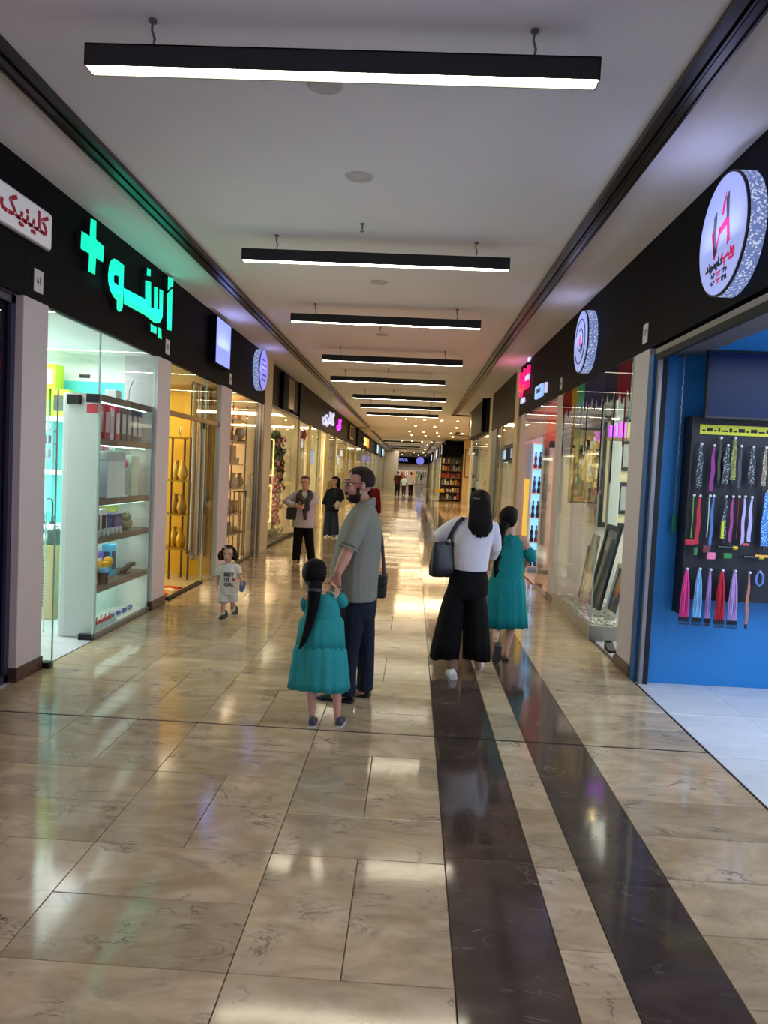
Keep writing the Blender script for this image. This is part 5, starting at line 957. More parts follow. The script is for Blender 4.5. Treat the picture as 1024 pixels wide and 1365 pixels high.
# ---------------------------------------------------------------- R4, R5 and the lobby
t=thing('window_sign','dark blue lit window sign behind the right bronze fascia','sign',(2.14,17.6,2.05)); MB(C('sign_dark_blue',(30,40,80),rough=.5)).box(0,.05,-1.2,1.2,0,.42).build('panel',t); q=MB(neon_w); put_text(q,'A',.3,facing((-.012,.6,.2),(-1,0,0)),.02,.02); put_text(q,'H',.3,facing((-.012,-.6,.2),(-1,0,0)),.01,.02); q.build('lettering',t); 
for s in (-1,1): MB(wire_m).tube([(.03,s,.42),(.03,s,.86)],.006,5).build('hanging_wire',t)
for k,(y,c) in enumerate(((16.6,(206,200,186)),(18.0,(160,150,130)),(22.6,(190,180,160)),(25.6,(150,70,60)))):
    t=thing('goods_rack','rack of bright goods in the right shops, %s past the pink shop'%ORDN[k],'rack',(2.75,y,0))
    for z in (.3,.8,1.3,1.8): MB(glass_shelf).box(-.2,.2,-.7,.7,z,z+.03).build('shelf',t)
    for s in (-.68,.68): MB(alu).box(-.02,.02,s-.02,s+.02,0,2.0).build('post',t)
    q=MB()
    for z in (.33,.83,1.33):
        for j in range(7): c2=r_.choice(pal+[c]*4); q.mat(C('card_%d_%d_%d'%c2,c2,rough=.55)); q.box(-.14,.12,-.62+j*.18,-.62+j*.18+.13,z,z+r_.uniform(.15,.4))
    tag(q.build('goods',t),kind='stuff')
t=thing('ornate_column','pale grey carved column at the corner of the side passage','column',(2.42,29.3,0)); cg=C('carved_grey',(176,172,168),rough=.5,var=.25,scale=14,bump=.6); MB(cg).box(-.30,.30,-.3,.3,.12,2.5,bev=.02).build('shaft',t); MB(cg).box(-.34,.34,-.34,.34,0,.12).build('base',t); MB(cg).box(-.34,.34,-.34,.34,2.5,2.75).build('capital',t)
for k in range(4): MB(steel).box(-.24+k*.15,-.20+k*.15,-.315,-.301,.3,2.35).build('rib',t)
t=thing('lobby_kiosk','black topped kiosk shop facing the lobby on the right','kiosk',(2.36,48.6,0)); MB(fascia_m).box(-.62,.66,0,.6,2.82,3.55).build('sign_box',t); MB(C('kiosk_back',(84,66,50),rough=.6)).box(-.62,.66,.55,.6,0,2.82).build('back_panel',t)
for x in (-.6,-.05,.62): MB(steel_dark).box(x,x+.04,0,.06,0,2.82).build('post',t)
for z in (.1,.55,1.0,1.45,1.9,2.35): MB(C('kiosk_shelf',(120,96,72),rough=.5)).box(-.58,.62,.06,.5,z,z+.05).build('shelf',t)
q=MB()
for z in (.15,.6,1.05,1.5,1.95,2.4):
    for j in range(7): c2=(190,60,40) if z in (1.05,1.5) and r_.random()<.6 else r_.choice(pal); q.mat(C('card_%d_%d_%d'%c2,c2,rough=.55)); q.box(-.54+j*.165,-.54+j*.165+.12,.1,.4,z,z+r_.uniform(.15,.34))
tag(q.build('goods',t),kind='stuff')
t=thing('floor_stand','small yellow stand on the floor by the lobby kiosk','stand',(1.7,48.3,0)); MB(C('stand_yellow',(226,180,40),rough=.5)).box(-.28,.28,-.02,.02,.55,.75).build('board',t); MB(steel_dark).box(-.02,.02,-.02,.02,0,.55).build('post',t); MB(steel_dark).box(-.15,.15,-.12,.12,0,.02).build('base',t)
for k,(x,c) in enumerate(((-1.6,(190,60,60)),(-.9,(206,196,190)),(-.2,(226,120,150)),(.5,(170,190,60)),(1.2,(60,60,66)))): dress_form('dressed mannequin in the end shop, %s from the left'%ORDN[k],x,111.5,c)
t=thing('clothes_rail','long rail of mixed clothes in the end shop','rail',(0,113,0)); MB(alu).tube([(-2.2,0,1.9),(2.0,0,1.9)],.03,6).build('rail',t)
for x in (-2.2,2.0): MB(alu).tube([(x,0,0),(x,0,1.9)],.03,6).build('post',t)
q=MB()
for k in range(26): c2=r_.choice(pal); q.mat(C('card_%d_%d_%d'%c2,c2,rough=.55)); q.box(-2.1+k*.155,-2.0+k*.155,-.22,.22,.8+r_.uniform(0,.3),1.86)
tag(q.build('clothes',t),kind='stuff')
# ================================================================ people: builders
def V(*a): return Vector(a)
def fuse(mb,name,parent,voxel=.008,smooth=5,base=None):
    """melts the overlapping closed shapes of mb into one continuous skin"""
    me=mb.mesh(name); o=bpy.data.objects.new(name,me); COL.objects.link(o)
    r=o.modifiers.new('r','REMESH'); r.mode='VOXEL'; r.voxel_size=voxel; r.use_smooth_shade=True
    s=o.modifiers.new('s','SMOOTH'); s.factor=.5; s.iterations=smooth
    dg=bpy.context.evaluated_depsgraph_get(); dg.update(); m2=bpy.data.meshes.new_from_object(o.evaluated_get(dg))
    o.modifiers.clear(); o.data=m2; bpy.data.meshes.remove(me); m2.name=name
    m2.materials.clear(); 
    for m in mb.mats: m2.materials.append(m)
    m2.polygons.foreach_set('use_smooth',[True]*len(m2.polygons))
    o.parent=parent; return o
class Person:
    def __init__(s,label,base,skin,voxel=.008,scale=1.0):
        s.base=Vector(base); s.root=thing('person',label,'person',s.base); s.skin=skin; s.vx=voxel; s.k=scale
    def mb(s,m): q=MB(m); q.T=Matrix.Translation(-s.base); return q
    def part(s,q,name,parent=None,fix=False): return q.build(name,parent or s.root,fix=fix)
    def fused(s,q,name,voxel=None,smooth=5,parent=None): return fuse(q,name,parent or s.root,voxel or s.vx,smooth)
    def hand(s,q,w,d,n,curl=.5,size=1.0,thumb=1):
        d=d.normalized(); n=(n-d*n.dot(d)).normalized(); a=d.cross(n); z=size
        q.tube([w-d*.015*z,w+d*.02*z,w+d*.055*z,w+d*.085*z],[(.022*z,.018*z),(.030*z,.017*z),(.038*z,.016*z),(.036*z,.013*z)],10,side=a)
        for i,L in enumerate((.068,.078,.072,.056)):
            p=w+d*.078*z+a*(i-1.5)*.0205*z; pts=[p-d*.02*z,p]; ang=0; 
            for seg,f in enumerate((.42,.33,.27)):
                ang+=curl*(.6,1,.8)[seg]; p=p+(d*math.cos(ang)+n*math.sin(ang))*L*f*z; pts.append(p)
            q.tube(pts,[.0095*z,.0095*z,.009*z,.0082*z,.0068*z],7)
        p=w+d*.02*z-a*.026*z*thumb; p2=p+(d*.75-a*.6*thumb+n*.25).normalized()*.036*z; p3=p2+(d*.9-a*.2*thumb+n*.5).normalized()*.032*z
        q.tube([p,p2,p3],[.014*z,.0115*z,.0085*z],7)
    def head(s,q,c,f,u,h):
        z=h/.24; f=f.normalized(); u=(u-f*u.dot(f)).normalized(); l=u.cross(f); R_=Matrix((f,l,u)).transposed(); s.H=(c,f,l,u,z,R_)
        g=lambda a,b,d: c+(f*a+l*b+u*d)*z
        q.ell(g(-.018,0,.028),(.096*z,.076*z,.092*z),16,12,R_); q.ell(g(.022,0,-.045),(.066*z,.058*z,.074*z),14,10,R_); q.ell(g(.050,0,-.092),(.034*z,.034*z,.026*z),10,8,R_)
        q.tube([g(.078,0,.018),g(.098,0,-.012),g(.104,0,-.030),g(.086,0,-.040)],[.009*z,.012*z,.016*z,.012*z],8)
        q.ell(g(.078,0,-.066),(.016*z,.026*z,.011*z),8,6,R_)
        for t_ in (-1,1):
            q.ell(g(-.008,t_*.078,-.005),(.020*z,.010*z,.032*z),8,6,R_); q.ell(g(.058,t_*.034,-.028),(.024*z,.022*z,.022*z),8,6,R_); q.ell(g(.070,t_*.030,.028),(.016*z,.026*z,.010*z),8,6,R_)
    def face(s,brow,lip=(150,90,84),eye=(40,28,22)):
        c,f,l,u,z,R_=s.H; g=lambda a,b,d: c+(f*a+l*b+u*d)*z
        for t_ in (-1,1):
            e=s.part(s.mb(C('eye_white',(226,222,216),rough=.3)).ell(g(.069,t_*.031,.006),(.010*z,.0145*z,.009*z),10,8,R_),'eye')
            s.part(s.mb(C('iris_%d'%eye[0],eye,rough=.25)).ell(g(.0765,t_*.030,.006),(.0045*z,.0072*z,.0078*z),8,6,R_),'iris',e)
            s.part(s.mb(brow).tube([g(.082,t_*.013,.030),g(.084,t_*.030,.036),g(.070,t_*.050,.030)],[.004*z,.0055*z,.003*z],6),'eyebrow')
        s.part(s.mb(C('lip_%d'%lip[0],lip,rough=.5)).tube([g(.083,-.024,-.068),g(.095,-.008,-.064),g(.095,.008,-.064),g(.083,.024,-.068)],[.002*z,.006*z,.006*z,.002*z],6),'mouth')
    def cap_hair(s,m,keep,rad=(.105,.086,.098),off=(-.020,0,.030),name='hair',jit=.0,n=28,mm=20):
        """hair as a shell over the skull; keep(a,b,d) chooses where it grows (forward, left, up of a unit direction)"""
        c,f,l,u,z,R_=s.H; o=c+(f*off[0]+l*off[1]+u*off[2])*z; vs=[];fs=[]; r_=random.Random(3)
        grid=[]
        for i in range(mm+1):
            t=PI*i/mm; row=[]
            for j in range(n):
                p=(math.sin(t)*math.cos(2*PI*j/n),math.sin(t)*math.sin(2*PI*j/n),math.cos(t)); k=1+jit*(r_.random()-.5)
                row.append(p); vs.append(o+(f*p[0]*rad[0]*k+l*p[1]*rad[1]*k+u*p[2]*rad[2]*k)*z)
            grid.append(row)
        N=len(vs); vs+= [o+(v-o)*.90 for v in vs]
        ok=lambda i,j: keep(*grid[i][j%n])
        F={}
        for i in range(mm):
            for j in range(n):
                a,b,c_,d=(i,j),(i,(j+1)%n),(i+1,(j+1)%n),(i+1,j)
                if sum(ok(*q_) for q_ in (a,b,c_,d))>=3: F[(i,j)]=[x[0]*n+x[1] for x in (a,b,c_,d)]
        E={}
        for k,ff in F.items():
            fs.append(ff[::-1]); fs.append([x+N for x in ff])
            for x,y in zip(ff,ff[1:]+ff[:1]): E.setdefault(tuple(sorted((x,y))),[]).append((x,y))
        for e,lst in E.items():
            if len(lst)==1: x,y=lst[0]; fs.append([x,y,y+N,x+N])
        q=s.mb(m); q.add(vs,fs,True); return s.part(q,name)
    def limb_body(s,J,arm=1.0,leg=1.0,torso=(.15,.10),hands=(('L',.5),('R',.5)),extra=None):
        """one continuous body: trunk, neck, head, tapering limbs, hands and feet at the joints J"""
        k=s.k; q=s.mb(s.skin); sh=(J['shL']+J['shR'])/2; hp=(J['hipL']+J['hipR'])/2; side=(J['shL']-J['shR']).normalized()
        q.tube([hp-V(0,0,.05)*k,hp+(sh-hp)*.25,hp+(sh-hp)*.6,hp+(sh-hp)*.9,sh+V(0,0,.03)*k],[(torso[0]*.95,torso[1]),(torso[0]*.85,torso[1]*.92),(torso[0]*.98,torso[1]*1.05),(torso[0]*.98,torso[1]*.85),(torso[0]*.5,torso[1]*.55)],14,side=side)
        hc=J['head']; q.tube([sh-V(0,0,.02)*k,(sh+J['neck'])/2+V(0,0,.01)*k,J['neck'],hc-V(0,0,.02)*k],[.07*k,.056*k,.052*k,.05*k],12)
        s.head(q,hc,J['face'],J.get('up',V(0,0,1)),J['hh'])
        for a in 'LR':
            S,E_,W=J['sh'+a],J['el'+a],J['wr'+a]
            q.tube([sh+(S-sh)*.55,S,S+(E_-S)*.5,E_,E_+(W-E_)*.35,W],[.055*k*arm,.055*k*arm,.046*k*arm,.038*k*arm,.040*k*arm,.026*k*arm],10)
            cr=dict(hands)[a]; d=J.get('hd'+a,(W-E_)); n=J.get('pn'+a,side*(-1 if a=='L' else 1)); s.hand(q,W,Vector(d),Vector(n),cr,k*J.get('hs',1.0),1 if a=='L' else -1)
            H_,K_,A_=J['hip'+a],J['kn'+a],J['an'+a]
            q.tube([H_+V(0,0,.06)*k,H_,H_+(K_-H_)*.5,K_,K_+(A_-K_)*.35,A_],[.085*k*leg,.088*k*leg,.072*k*leg,.052*k*leg,.053*k*leg,.035*k*leg],10)
            t_=J['toe'+a]; q.tube([A_,A_+(t_-A_)*.3-V(0,0,.02)*k,A_+(t_-A_)*.9],[.035*k,.032*k,.022*k],8)
        if extra: extra(q)
        return s.fused(q,'body')
    def garment(s,name,m,rings,tubes=(),side=V(1,0,0),voxel=None,smooth=6,n=20,parent=None):
        """rings: (centre, half width along side, half depth); tubes: (points, radii) for sleeves or legs"""
        q=s.mb(m); fw=V(0,0,1).cross(side)
        if rings: q.rings([[c+side*a*math.cos(2*PI*j/n)+fw*b*math.sin(2*PI*j/n) for j in range(n)] for c,a,b in rings])
        for pts,r in tubes: q.tube(pts,r,12)
        return s.fused(q,name,voxel,smooth,parent)
    def skirt(s,name,m,rings,side=V(1,0,0),folds=9,amp=.06,n=96,seed=1,th=.004,parent=None):
        """open cloth that hangs in folds, with an inner face; folds deepen towards the last ring"""
        fw=V(0,0,1).cross(side); o=[];i_=[]; L=len(rings)
        for t,(c,a,b) in enumerate(rings):
            r1=[];r2=[]
            for j in range(n):
                th_=2*PI*j/n; k=t/(L-1); w=1+amp*(.25+.75*k)*(.55*math.sin(folds*th_+seed)+.5*math.sin((folds+5)*th_+seed*2.3)+.35*math.sin((folds*2+3)*th_+seed*1.7)+.5*math.sin(3*th_+seed))
                z=V(0,0,.010*k*math.sin(2*th_+seed)+.004*k*math.sin(folds*th_))
                p=c+side*a*w*math.cos(th_)+fw*b*w*math.sin(th_)+z; r1.append(p); r2.append(c+(p-c)*(1-th/max(a,.01)))
            o.append(r1); i_.append(r2)
        q=s.mb(m); q.rings(o+i_[::-1],False,False); return s.part(q,name,parent,fix=False)
    def shoe(s,heel,d,L,up,sole,w=.045,h=.09,pitch=0,name='shoe'):
        """heel: centre of the heel on the ground, d: pointing direction, pitch lifts the heel about the toe"""
        d=Vector((d[0],d[1],0)).normalized(); a=V(-d.y,d.x,0); k=L/.27
        tip=Vector(heel)+d*L; R_=Matrix.Rotation(pitch,3,a)
        def P(t,x,z):
            v=d*(t-1)*L+a*x+V(0,0,z); return tip+R_@v
        prof=[(0.0,.6,.75),(.06,.80,.95),(.25,.80,1.0),(.42,.84,.80),(.62,1.0,.55),(.82,.98,.42),(.95,.72,.34),(1.0,.40,.22)]
        rs=[];so=[]
        for t,ww,hh in prof:
            W=w*ww*k; Hh=h*hh*k; rs.append([P(t,W*.98*math.cos(x),.018*k+(Hh-.018*k)*max(0,math.sin(x))**.7 if math.sin(x)>0 else .018*k) for x in [PI*2*j/14 for j in range(14)]])
            so.append([P(t,W*1.05,0),P(t,-W*1.05,0),P(t,-W*1.08,.022*k),P(t,W*1.08,.022*k)])
        sh=s.part(s.mb(up).rings(rs),name,fix=True); s.part(s.mb(sole).rings(so,smooth=False),'sole',sh,fix=True); return sh
def tubebag(s,name,m,c,w,d,h,rz=0,strap=None,strap_r=.008,parent=None,strap_m=None,lab=None):
    q=s.mb(m); q.cb(c,(w,d,h),bev=min(w,d)*.25,rz=rz); b=s.part(q,name,parent)
    if strap: s.part(s.mb(strap_m or m).tube(strap,[(strap_r*1.6,strap_r*.5)]*len(strap),8,side=V(1,.3,0)),'strap',b)
    return b
skin_a=C('skin_tan',(176,128,104),rough=.55,var=.06); skin_b=C('skin_fair',(196,150,128),rough=.55,var=.06); skin_c=C('skin_child',(198,152,130),rough=.55,var=.06)
def hair_mat(name,col):
    m=M(name,col,rough=.55,var=.1,spec=.10); nt=m.node_tree; b=nt.nodes['Principled BSDF']; w_=nt.nodes.new('ShaderNodeTexNoise'); w_.inputs['Scale'].default_value=60; mp=nt.nodes.new('ShaderNodeMapping'); mp.inputs['Scale'].default_value=(4,4,.25); tc=nt.nodes.new('ShaderNodeTexCoord')
    nt.links.new(tc.outputs['Object'],mp.inputs[0]); nt.links.new(mp.outputs[0],w_.inputs['Vector']); bp=nt.nodes.new('ShaderNodeBump'); bp.inputs['Strength'].default_value=.5; bp.inputs['Distance'].default_value=.01; nt.links.new(w_.outputs['Fac'],bp.inputs['Height']); nt.links.new(bp.outputs['Normal'],b.inputs['Normal']); return m
black_hair=hair_mat('black_hair',(11,9,9)); brown_hair=hair_mat('brown_hair',(58,40,30)); dark_hair=hair_mat('dark_brown_hair',(24,18,16)); grey_hair=hair_mat('greying_hair',(70,62,56))
def cloth(name,col,bump=.35,scale=9,rough=.85,var=.1,folds=.03):
    """fabric with soft creases: the noise that breaks the colour also lifts the surface, stretched along the drape"""
    if name in MATS: return MATS[name]
    m=M(name,col,rough=rough,var=var,scale=scale,bump=bump,spec=.15); nt=m.node_tree
    bp=[n for n in nt.nodes if n.type=='BUMP'][0]; bp.inputs['Distance'].default_value=folds
    w_=nt.nodes.new('ShaderNodeTexNoise'); w_.inputs['Scale'].default_value=scale*.6; w_.inputs['Detail'].default_value=3; w_.inputs['Distortion'].default_value=.8; mp=nt.nodes.new('ShaderNodeMapping'); mp.inputs['Scale'].default_value=(1.6,1.6,.45); mp.inputs['Rotation'].default_value=(0,.25,0)
    tc=[n for n in nt.nodes if n.type=='TEX_COORD'][0]; nt.links.new(tc.outputs['Object'],mp.inputs[0]); nt.links.new(mp.outputs[0],w_.inputs['Vector']); nt.links.new(w_.outputs['Fac'],bp.inputs['Height']); return m
def softbag(s,name,m,c,h,wb,wt,db,dt,rz=0,parent=None):
    R_=Matrix.Rotation(rz,3,'Z'); q=s.mb(m); rs=[]
    for t,(w_,d_) in zip((-.5,-.46,-.2,.15,.42,.5),((wb*.8,db*.6),(wb*.97,db),(wb,db*1.05),((wb+wt)/2,(db+dt)/2),(wt,dt),(wt*.9,dt*.6))):
        rs.append([Vector(c)+R_@V(math.copysign(abs(math.cos(x))**.6,math.cos(x))*w_/2,math.copysign(abs(math.sin(x))**.6,math.sin(x))*d_/2,t*h) for x in [2*PI*j/20 for j in range(20)]])
    q.rings(rs); return s.part(q,name,parent)
white_sole=C('sole_white',(196,192,186),rough=.6); dark_sole=C('sole_dark',(24,22,22),rough=.7)
# ---------------------------------------------------------------- the man
Y0=5.70
def at0(y0): return lambda px,py,dy=0: at(px,py,y0+dy)
p=at0(Y0); m_=Person('bearded man in grey green polo shirt and dark jeans holding a girl\'s hand',(atz(468,934).x,5.70,0),skin_a,.006)
lean=V(1,.04,0).normalized()
J=dict(head=p(477.5,646,.02),face=V(-.90,-.40,-.04),hh=.262,neck=p(485,668,.03),shL=p(480,692,-.20),shR=p(488,690,.21),elL=p(463,737,-.30),wrL=p(450,765,-.40),elR=p(478,742,.30),wrR=p(462,778,.30),
 hipL=p(470,806,-.09),hipR=p(482,806,.09),knL=p(466,864,-.08),knR=p(486.5,864,.12),anL=p(464.5,919,-.06),anR=p(486.5,915,.12),toeL=p(440,931,0),toeR=p(470,926,.15),hdL=V(-.10,.02,-1),pnL=V(.3,1,0))
m_.limb_body(J,arm=1.12,leg=.80,hands=(('L',.75),('R',.4)),torso=(.17,.125))
polo=cloth('polo_grey',(126,127,113),.5,7)
rg=[(798,473,.168,.215),(784,471.5,.180,.22),(768,471.5,.186,.225),(745,475,.180,.22),(720,479,.168,.222),(702,482,.150,.222),(688,484,.122,.205),(679,485.5,.092,.14),(671,486.5,.066,.075)]
sh=m_.garment('polo_shirt',polo,[(p(x,y,.01),a,b) for y,x,a,b in rg],[([p(484,690,-.10),p(480,692,-.19),p(472,712,-.25),p(464.5,729,-.285)],[.075,.078,.073,.070]),([p(486,690,.10),p(488,692,.20),p(484,712,.26),p(480,734,.29)],[.075,.076,.072,.066])],side=V(1,0,0),voxel=.009,smooth=8)
m_.part(m_.mb(polo).tube([p(465,728,-.283),p(463.6,731.5,-.287)],[(.073,.073),(.0725,.0725)],20,cap=False),'sleeve_hem',sh)
cq=m_.mb(polo); cr=lambda y,x,a,b,up:[p(x,y,.02)+V(a*math.cos(t),b*math.sin(t),up*math.cos(t)) for t in [2*PI*j/24 for j in range(24)]]
cq.rings([cr(677,486,.082,.095,.02),cr(669,487.5,.074,.080,.03),cr(667,487.5,.067,.072,.03),cr(672,487,.062,.066,.02)],False,False); m_.part(cq,'collar',sh)
jeans=cloth('dark_jeans',(30,36,50),.5,14)
m_.garment('jeans',jeans,[(p(476,788,0),.150,.17),(p(476,806,0),.150,.18),(p(476,824,0),.135,.16)],[([p(472,806,-.09),p(469,830,-.09),p(465.5,864,-.08),p(463.5,895,-.07),p(463.5,926,-.05)],[.098,.096,.076,.066,.066]),([p(482,806,.09),p(484,830,.10),p(487,864,.12),p(487.5,895,.13),p(486,920,.13)],[.098,.092,.074,.066,.066])],voxel=.009,smooth=5)
shoe_d=C('shoe_black_leather',(22,22,24),rough=.35)
h=atz(471,936.5); m_.shoe((h.x,h.y,0),(-1,.22),.285,shoe_d,dark_sole); h=atz(493,929); m_.shoe((h.x,h.y,0),(-1,.25),.285,shoe_d,dark_sole)
m_.face(dark_hair)
buzz=hair_mat('buzzed_hair',(40,30,26))
hk=lambda a,b,d: (d>.45) or (a<-.05 and d>-.45) or (abs(b)>.75 and d>-.1 and a<.12)
m_.cap_hair(buzz,lambda a,b,d:(d>.40 and a<.74) or (a<.05 and d>-.55) or (a<.30 and abs(b)>.6 and d>-.10),rad=(.103,.083,.096),n=44,mm=32)
beard=hair_mat('beard_dark',(44,32,27)); 
m_.cap_hair(beard,lambda a,b,d:((d<-.22 and a>-.30) or (a<.25 and a>-.25 and d<.35)) and not (a>.74 and d>-.50),rad=(.077,.066,.086),off=(.022,0,-.043),name='beard',n=44,mm=32)
c,f,l,u,z,R_=m_.H; g=lambda a,b,d:c+(f*a+l*b+u*d)*z
gm=C('glasses_frame',(40,34,34),rough=.3,metal=.5); q=m_.mb(gm)
for s_ in (-1,1): q.tube([g(.092,s_*.031,.005)+ (l*.024*math.cos(t)+u*.018*math.sin(t))*z for t in [2*PI*j/16 for j in range(17)]],.0022,5,cap=False); q.tube([g(.090,s_*.055,.010),g(.05,s_*.078,.012),g(-.01,s_*.086,.010)],.0022,5)
q.tube([g(.093,-.008,.008),g(.093,.008,.008)],.0022,5); gl_=m_.part(q,'glasses')
m_.part(m_.mb(beard).tube([g(.074,-.032,-.062),g(.087,-.012,-.053),g(.087,.012,-.053),g(.074,.032,-.062)],[.004,.008,.008,.004],6),'moustache')
sb=p(507,781,.16); tubebag(m_,'shoulder_bag',C('bag_black',(16,16,18),rough=.5),sb,.10,.20,.17,strap=[p(487,690,-.08),p(496,684,-.02),p(503,692,.10),p(508.5,715,.20),p(511,745,.22),p(512.5,768,.17)],strap_r=.009,strap_m=C('strap_brown',(58,30,30),rough=.6))
m_.part(m_.mb(C('bag_black',(16,16,18))).cb(sb+V(.0,-.006,.05),(.106,.20,.09),bev=.02),'bag_flap',[o for o in kids(m_.root) if o.name.startswith('shoulder_bag')][0])
# ---------------------------------------------------------------- girl holding the man's hand
Y0=5.14; p=at0(Y0); gl=Person('small girl in teal dress with long black ponytail beside the man',(atz(434,968).x,5.14,0),skin_c,.006,.66)
J=dict(head=p(421,766,.05),face=V(.25,.95,.05),hh=.205,neck=p(424,788,.04),shL=p(411,797,.02),shR=p(448,796,.03),elL=p(409,815,.10),wrL=p(432,792,.20),elR=p(456.5,806,.04),wrR=p(449,785,.12),
 hipL=p(418,868,.02),hipR=p(446,868,.02),knL=p(416,915,.0),knR=p(449,915,.0),anL=p(416,956,.0),anR=p(450,956,.0),toeL=p(416,966,.10),toeR=p(452,966,.10),hdL=V(.5,.5,.5),hdR=V(-.55,.5,.55),pnR=V(-.8,0,-.5),pnL=V(.6,0,-.6),hs=1.0)
gl.limb_body(J,arm=1.0,leg=.92,torso=(.115,.085),hands=(('L',.6),('R',.6)))
dress=cloth('teal_chiffon',(42,140,140),.35,10,.75,.1)
top=gl.garment('dress',dress,[(p(430,828,.02),.130,.105),(p(430,812,.02),.118,.098),(p(430,800,.02),.112,.09),(p(430,791,.025),.085,.06)],(),voxel=.008,smooth=5)
gl.skirt('dress_tier',dress,[(p(430,822,.02),.128,.105),(p(429,828,.02),.150,.122),(p(428,845,.02),.158,.130),(p(427.5,864,.02),.166,.138)],folds=15,amp=.035,seed=2,parent=top)
gl.skirt('dress_tier',dress,[(p(427.5,858,.02),.160,.132),(p(427,866,.02),.180,.150),(p(426.5,885,.02),.190,.158),(p(426,905,.02),.202,.166),(p(425.5,916,.02),.208,.17)],folds=13,amp=.05,seed=5,parent=top)
gl.fused(gl.mb(dress).tube([p(452,793,.02),p(456,800,.03),p(458,807,.05)],[.034,.042,.036],14),'sleeve',.007,4,top); gl.fused(gl.mb(dress).tube([p(409,797,.02),p(407,804,.03),p(409,813,.07)],[.030,.037,.033],14),'sleeve',.007,4,top)
for a in ((414,792),(446,792)): gl.part(gl.mb(dress).tube([p(a[0],a[1]+3,-.02),p(a[0]+(430-a[0])*.35,a[1]-3,.0)],.008,6),'shoulder_strap',top)
gl.face(black_hair)
gl.cap_hair(black_hair,lambda a,b,d:(a<.15) or d>.35,rad=(.118,.100,.112),off=(-.018,0,.022))
gl.fused(gl.mb(black_hair).tube([p(420,776,-.09),p(419.5,788,-.115),p(418,806,-.12),p(413.5,826,-.125),p(409,843,-.135),p(404,856,-.15),p(398.5,866,-.16)],[.052,.047,.040,.031,.026,.020,.006],12,side=V(1,0,0)),'ponytail',.007,3)
gl.part(gl.mb(C('hair_tie',(30,24,30))).tube([p(419.8,785,-.11),p(419.4,789,-.115)],.050,12),'hair_tie')
shoe_g=C('shoe_grey_purple',(66,60,72),rough=.7)
for px in (416,451.5): h=atz(px,970); gl.shoe((h.x,h.y-.01,0),(.06 if px>430 else -.06,1),.185,shoe_g,white_sole,w=.048,h=.10)
# ---------------------------------------------------------------- toddler
Y0=8.52; p=at0(Y0); td=Person('toddler with curly brown hair in white tee and shorts walking to the viewer',(atz(304,822).x,8.52,0),skin_c,.006,.52)
J=dict(head=p(304.5,739,0),face=V(.05,-1,-.05),hh=.185,neck=p(305,750,.01),shL=p(316,755,.01),shR=p(294.5,755,.01),elL=p(319.5,766,0),wrL=p(323,775,-.05),elR=p(290.5,767,.02),wrR=p(289.5,779,-.02),
 hipL=p(310,790,0),hipR=p(299,790,0),knL=p(310.5,804,.03),knR=p(298,805,-.04),anL=p(310.5,812,.09),anR=p(296.5,819,-.04),toeL=p(310.5,812,.09)+V(0,-.045,-.03),toeR=p(296.5,819,-.04)+V(0,-.045,-.03))
td.limb_body(J,arm=1.05,leg=1.0,torso=(.085,.065),hands=(('L',1.0),('R',.6)))
wt=cloth('white_cotton',(206,204,198),.3,14)
sh=td.garment('tee_shirt',wt,[(p(305,789,0),.106,.085),(p(305.5,775,0),.108,.088),(p(305.5,762,0),.103,.082),(p(305.5,754,0),.088,.066),(p(305.5,750,0),.050,.045)],[([p(312,755,0),p(316,757,0),p(319,765,.0)],[.042,.044,.043]),([p(299,755,0),p(295,757,0),p(291.5,766,.01)],[.042,.044,.043])],voxel=.007,smooth=4)
for s_,z_,m2,sz in (('BEST',766,(60,60,66),.075),('LIL',772.5,(56,60,70),.075),('GIRL',779.5,(120,80,84),.07)):
    q=td.mb(C('print_%d'%m2[0],m2,rough=.7)); fr=Matrix.Translation(p(305.5 if s_!='LIL' else 303,z_,-.089))@Matrix.Rotation(PI/2,4,'X'); put_text(q,s_,sz,fr,.001,.008,fit=(.115 if s_!='LIL' else .07,.042)); td.part(q,'print',sh)
td.part(td.mb(C('print_red',(206,60,80))).ell(p(311.5,772.5,-.088),(.02,.006,.02),10,6),'print',sh)
td.garment('shorts',wt,[(p(305,786,0),.098,.08),(p(305,792,0),.096,.08)],[([p(310.5,790,0),p(311,797,.005),p(311,802,.01)],[.058,.062,.062]),([p(299,790,0),p(298.3,797,-.015),p(298,803.5,-.03)],[.058,.062,.062])],voxel=.007,smooth=3)
td.face(brown_hair,eye=(30,22,20))
td.cap_hair(brown_hair,lambda a,b,d:(d>.62) or (a<.25 and d>-.75) ,rad=(.116,.112,.112),off=(-.02,0,.022),jit=.10)
c,f,l,u,z,R_=td.H; q=td.mb(brown_hair)
for k in range(16):
    t=-.3+k*(PI+.6)/15; o_=c+(-f*math.sin(t)*.085+l*math.cos(t)*.105)*z
    q.tube([o_+u*.04*z,o_+(l*math.cos(t)*.02-f*.01)*z-u*.03*z,o_+(l*math.cos(t)*.012)*z-u*.075*z,o_-u*.095*z],[.03*z,.034*z,.028*z,.010*z],8)
td.fused(q,'hair_curls',.006,2)
bw=td.mb(C('hair_bow',(196,170,110),rough=.7)); o_=c+(f*.05-l*.05*1+u*.105)*z
for s_ in (-1,1): bw.ell(o_+(l*s_*.022)*z,(.018*z,.024*z,.014*z),8,6)
bw.ell(o_,.010*z,8,6); td.part(bw,'hair_bow')
q=td.mb(cloth('blue_cloth',(92,110,160),.3)); q.tube([p(321.5,789,-.06),p(323,783,-.07),p(324,778,-.07),p(327,776,-.07)],[(.022,.012),(.036,.02),(.034,.02),(.022,.014)],10); td.fused(q,'soft_shoe',.006,3)
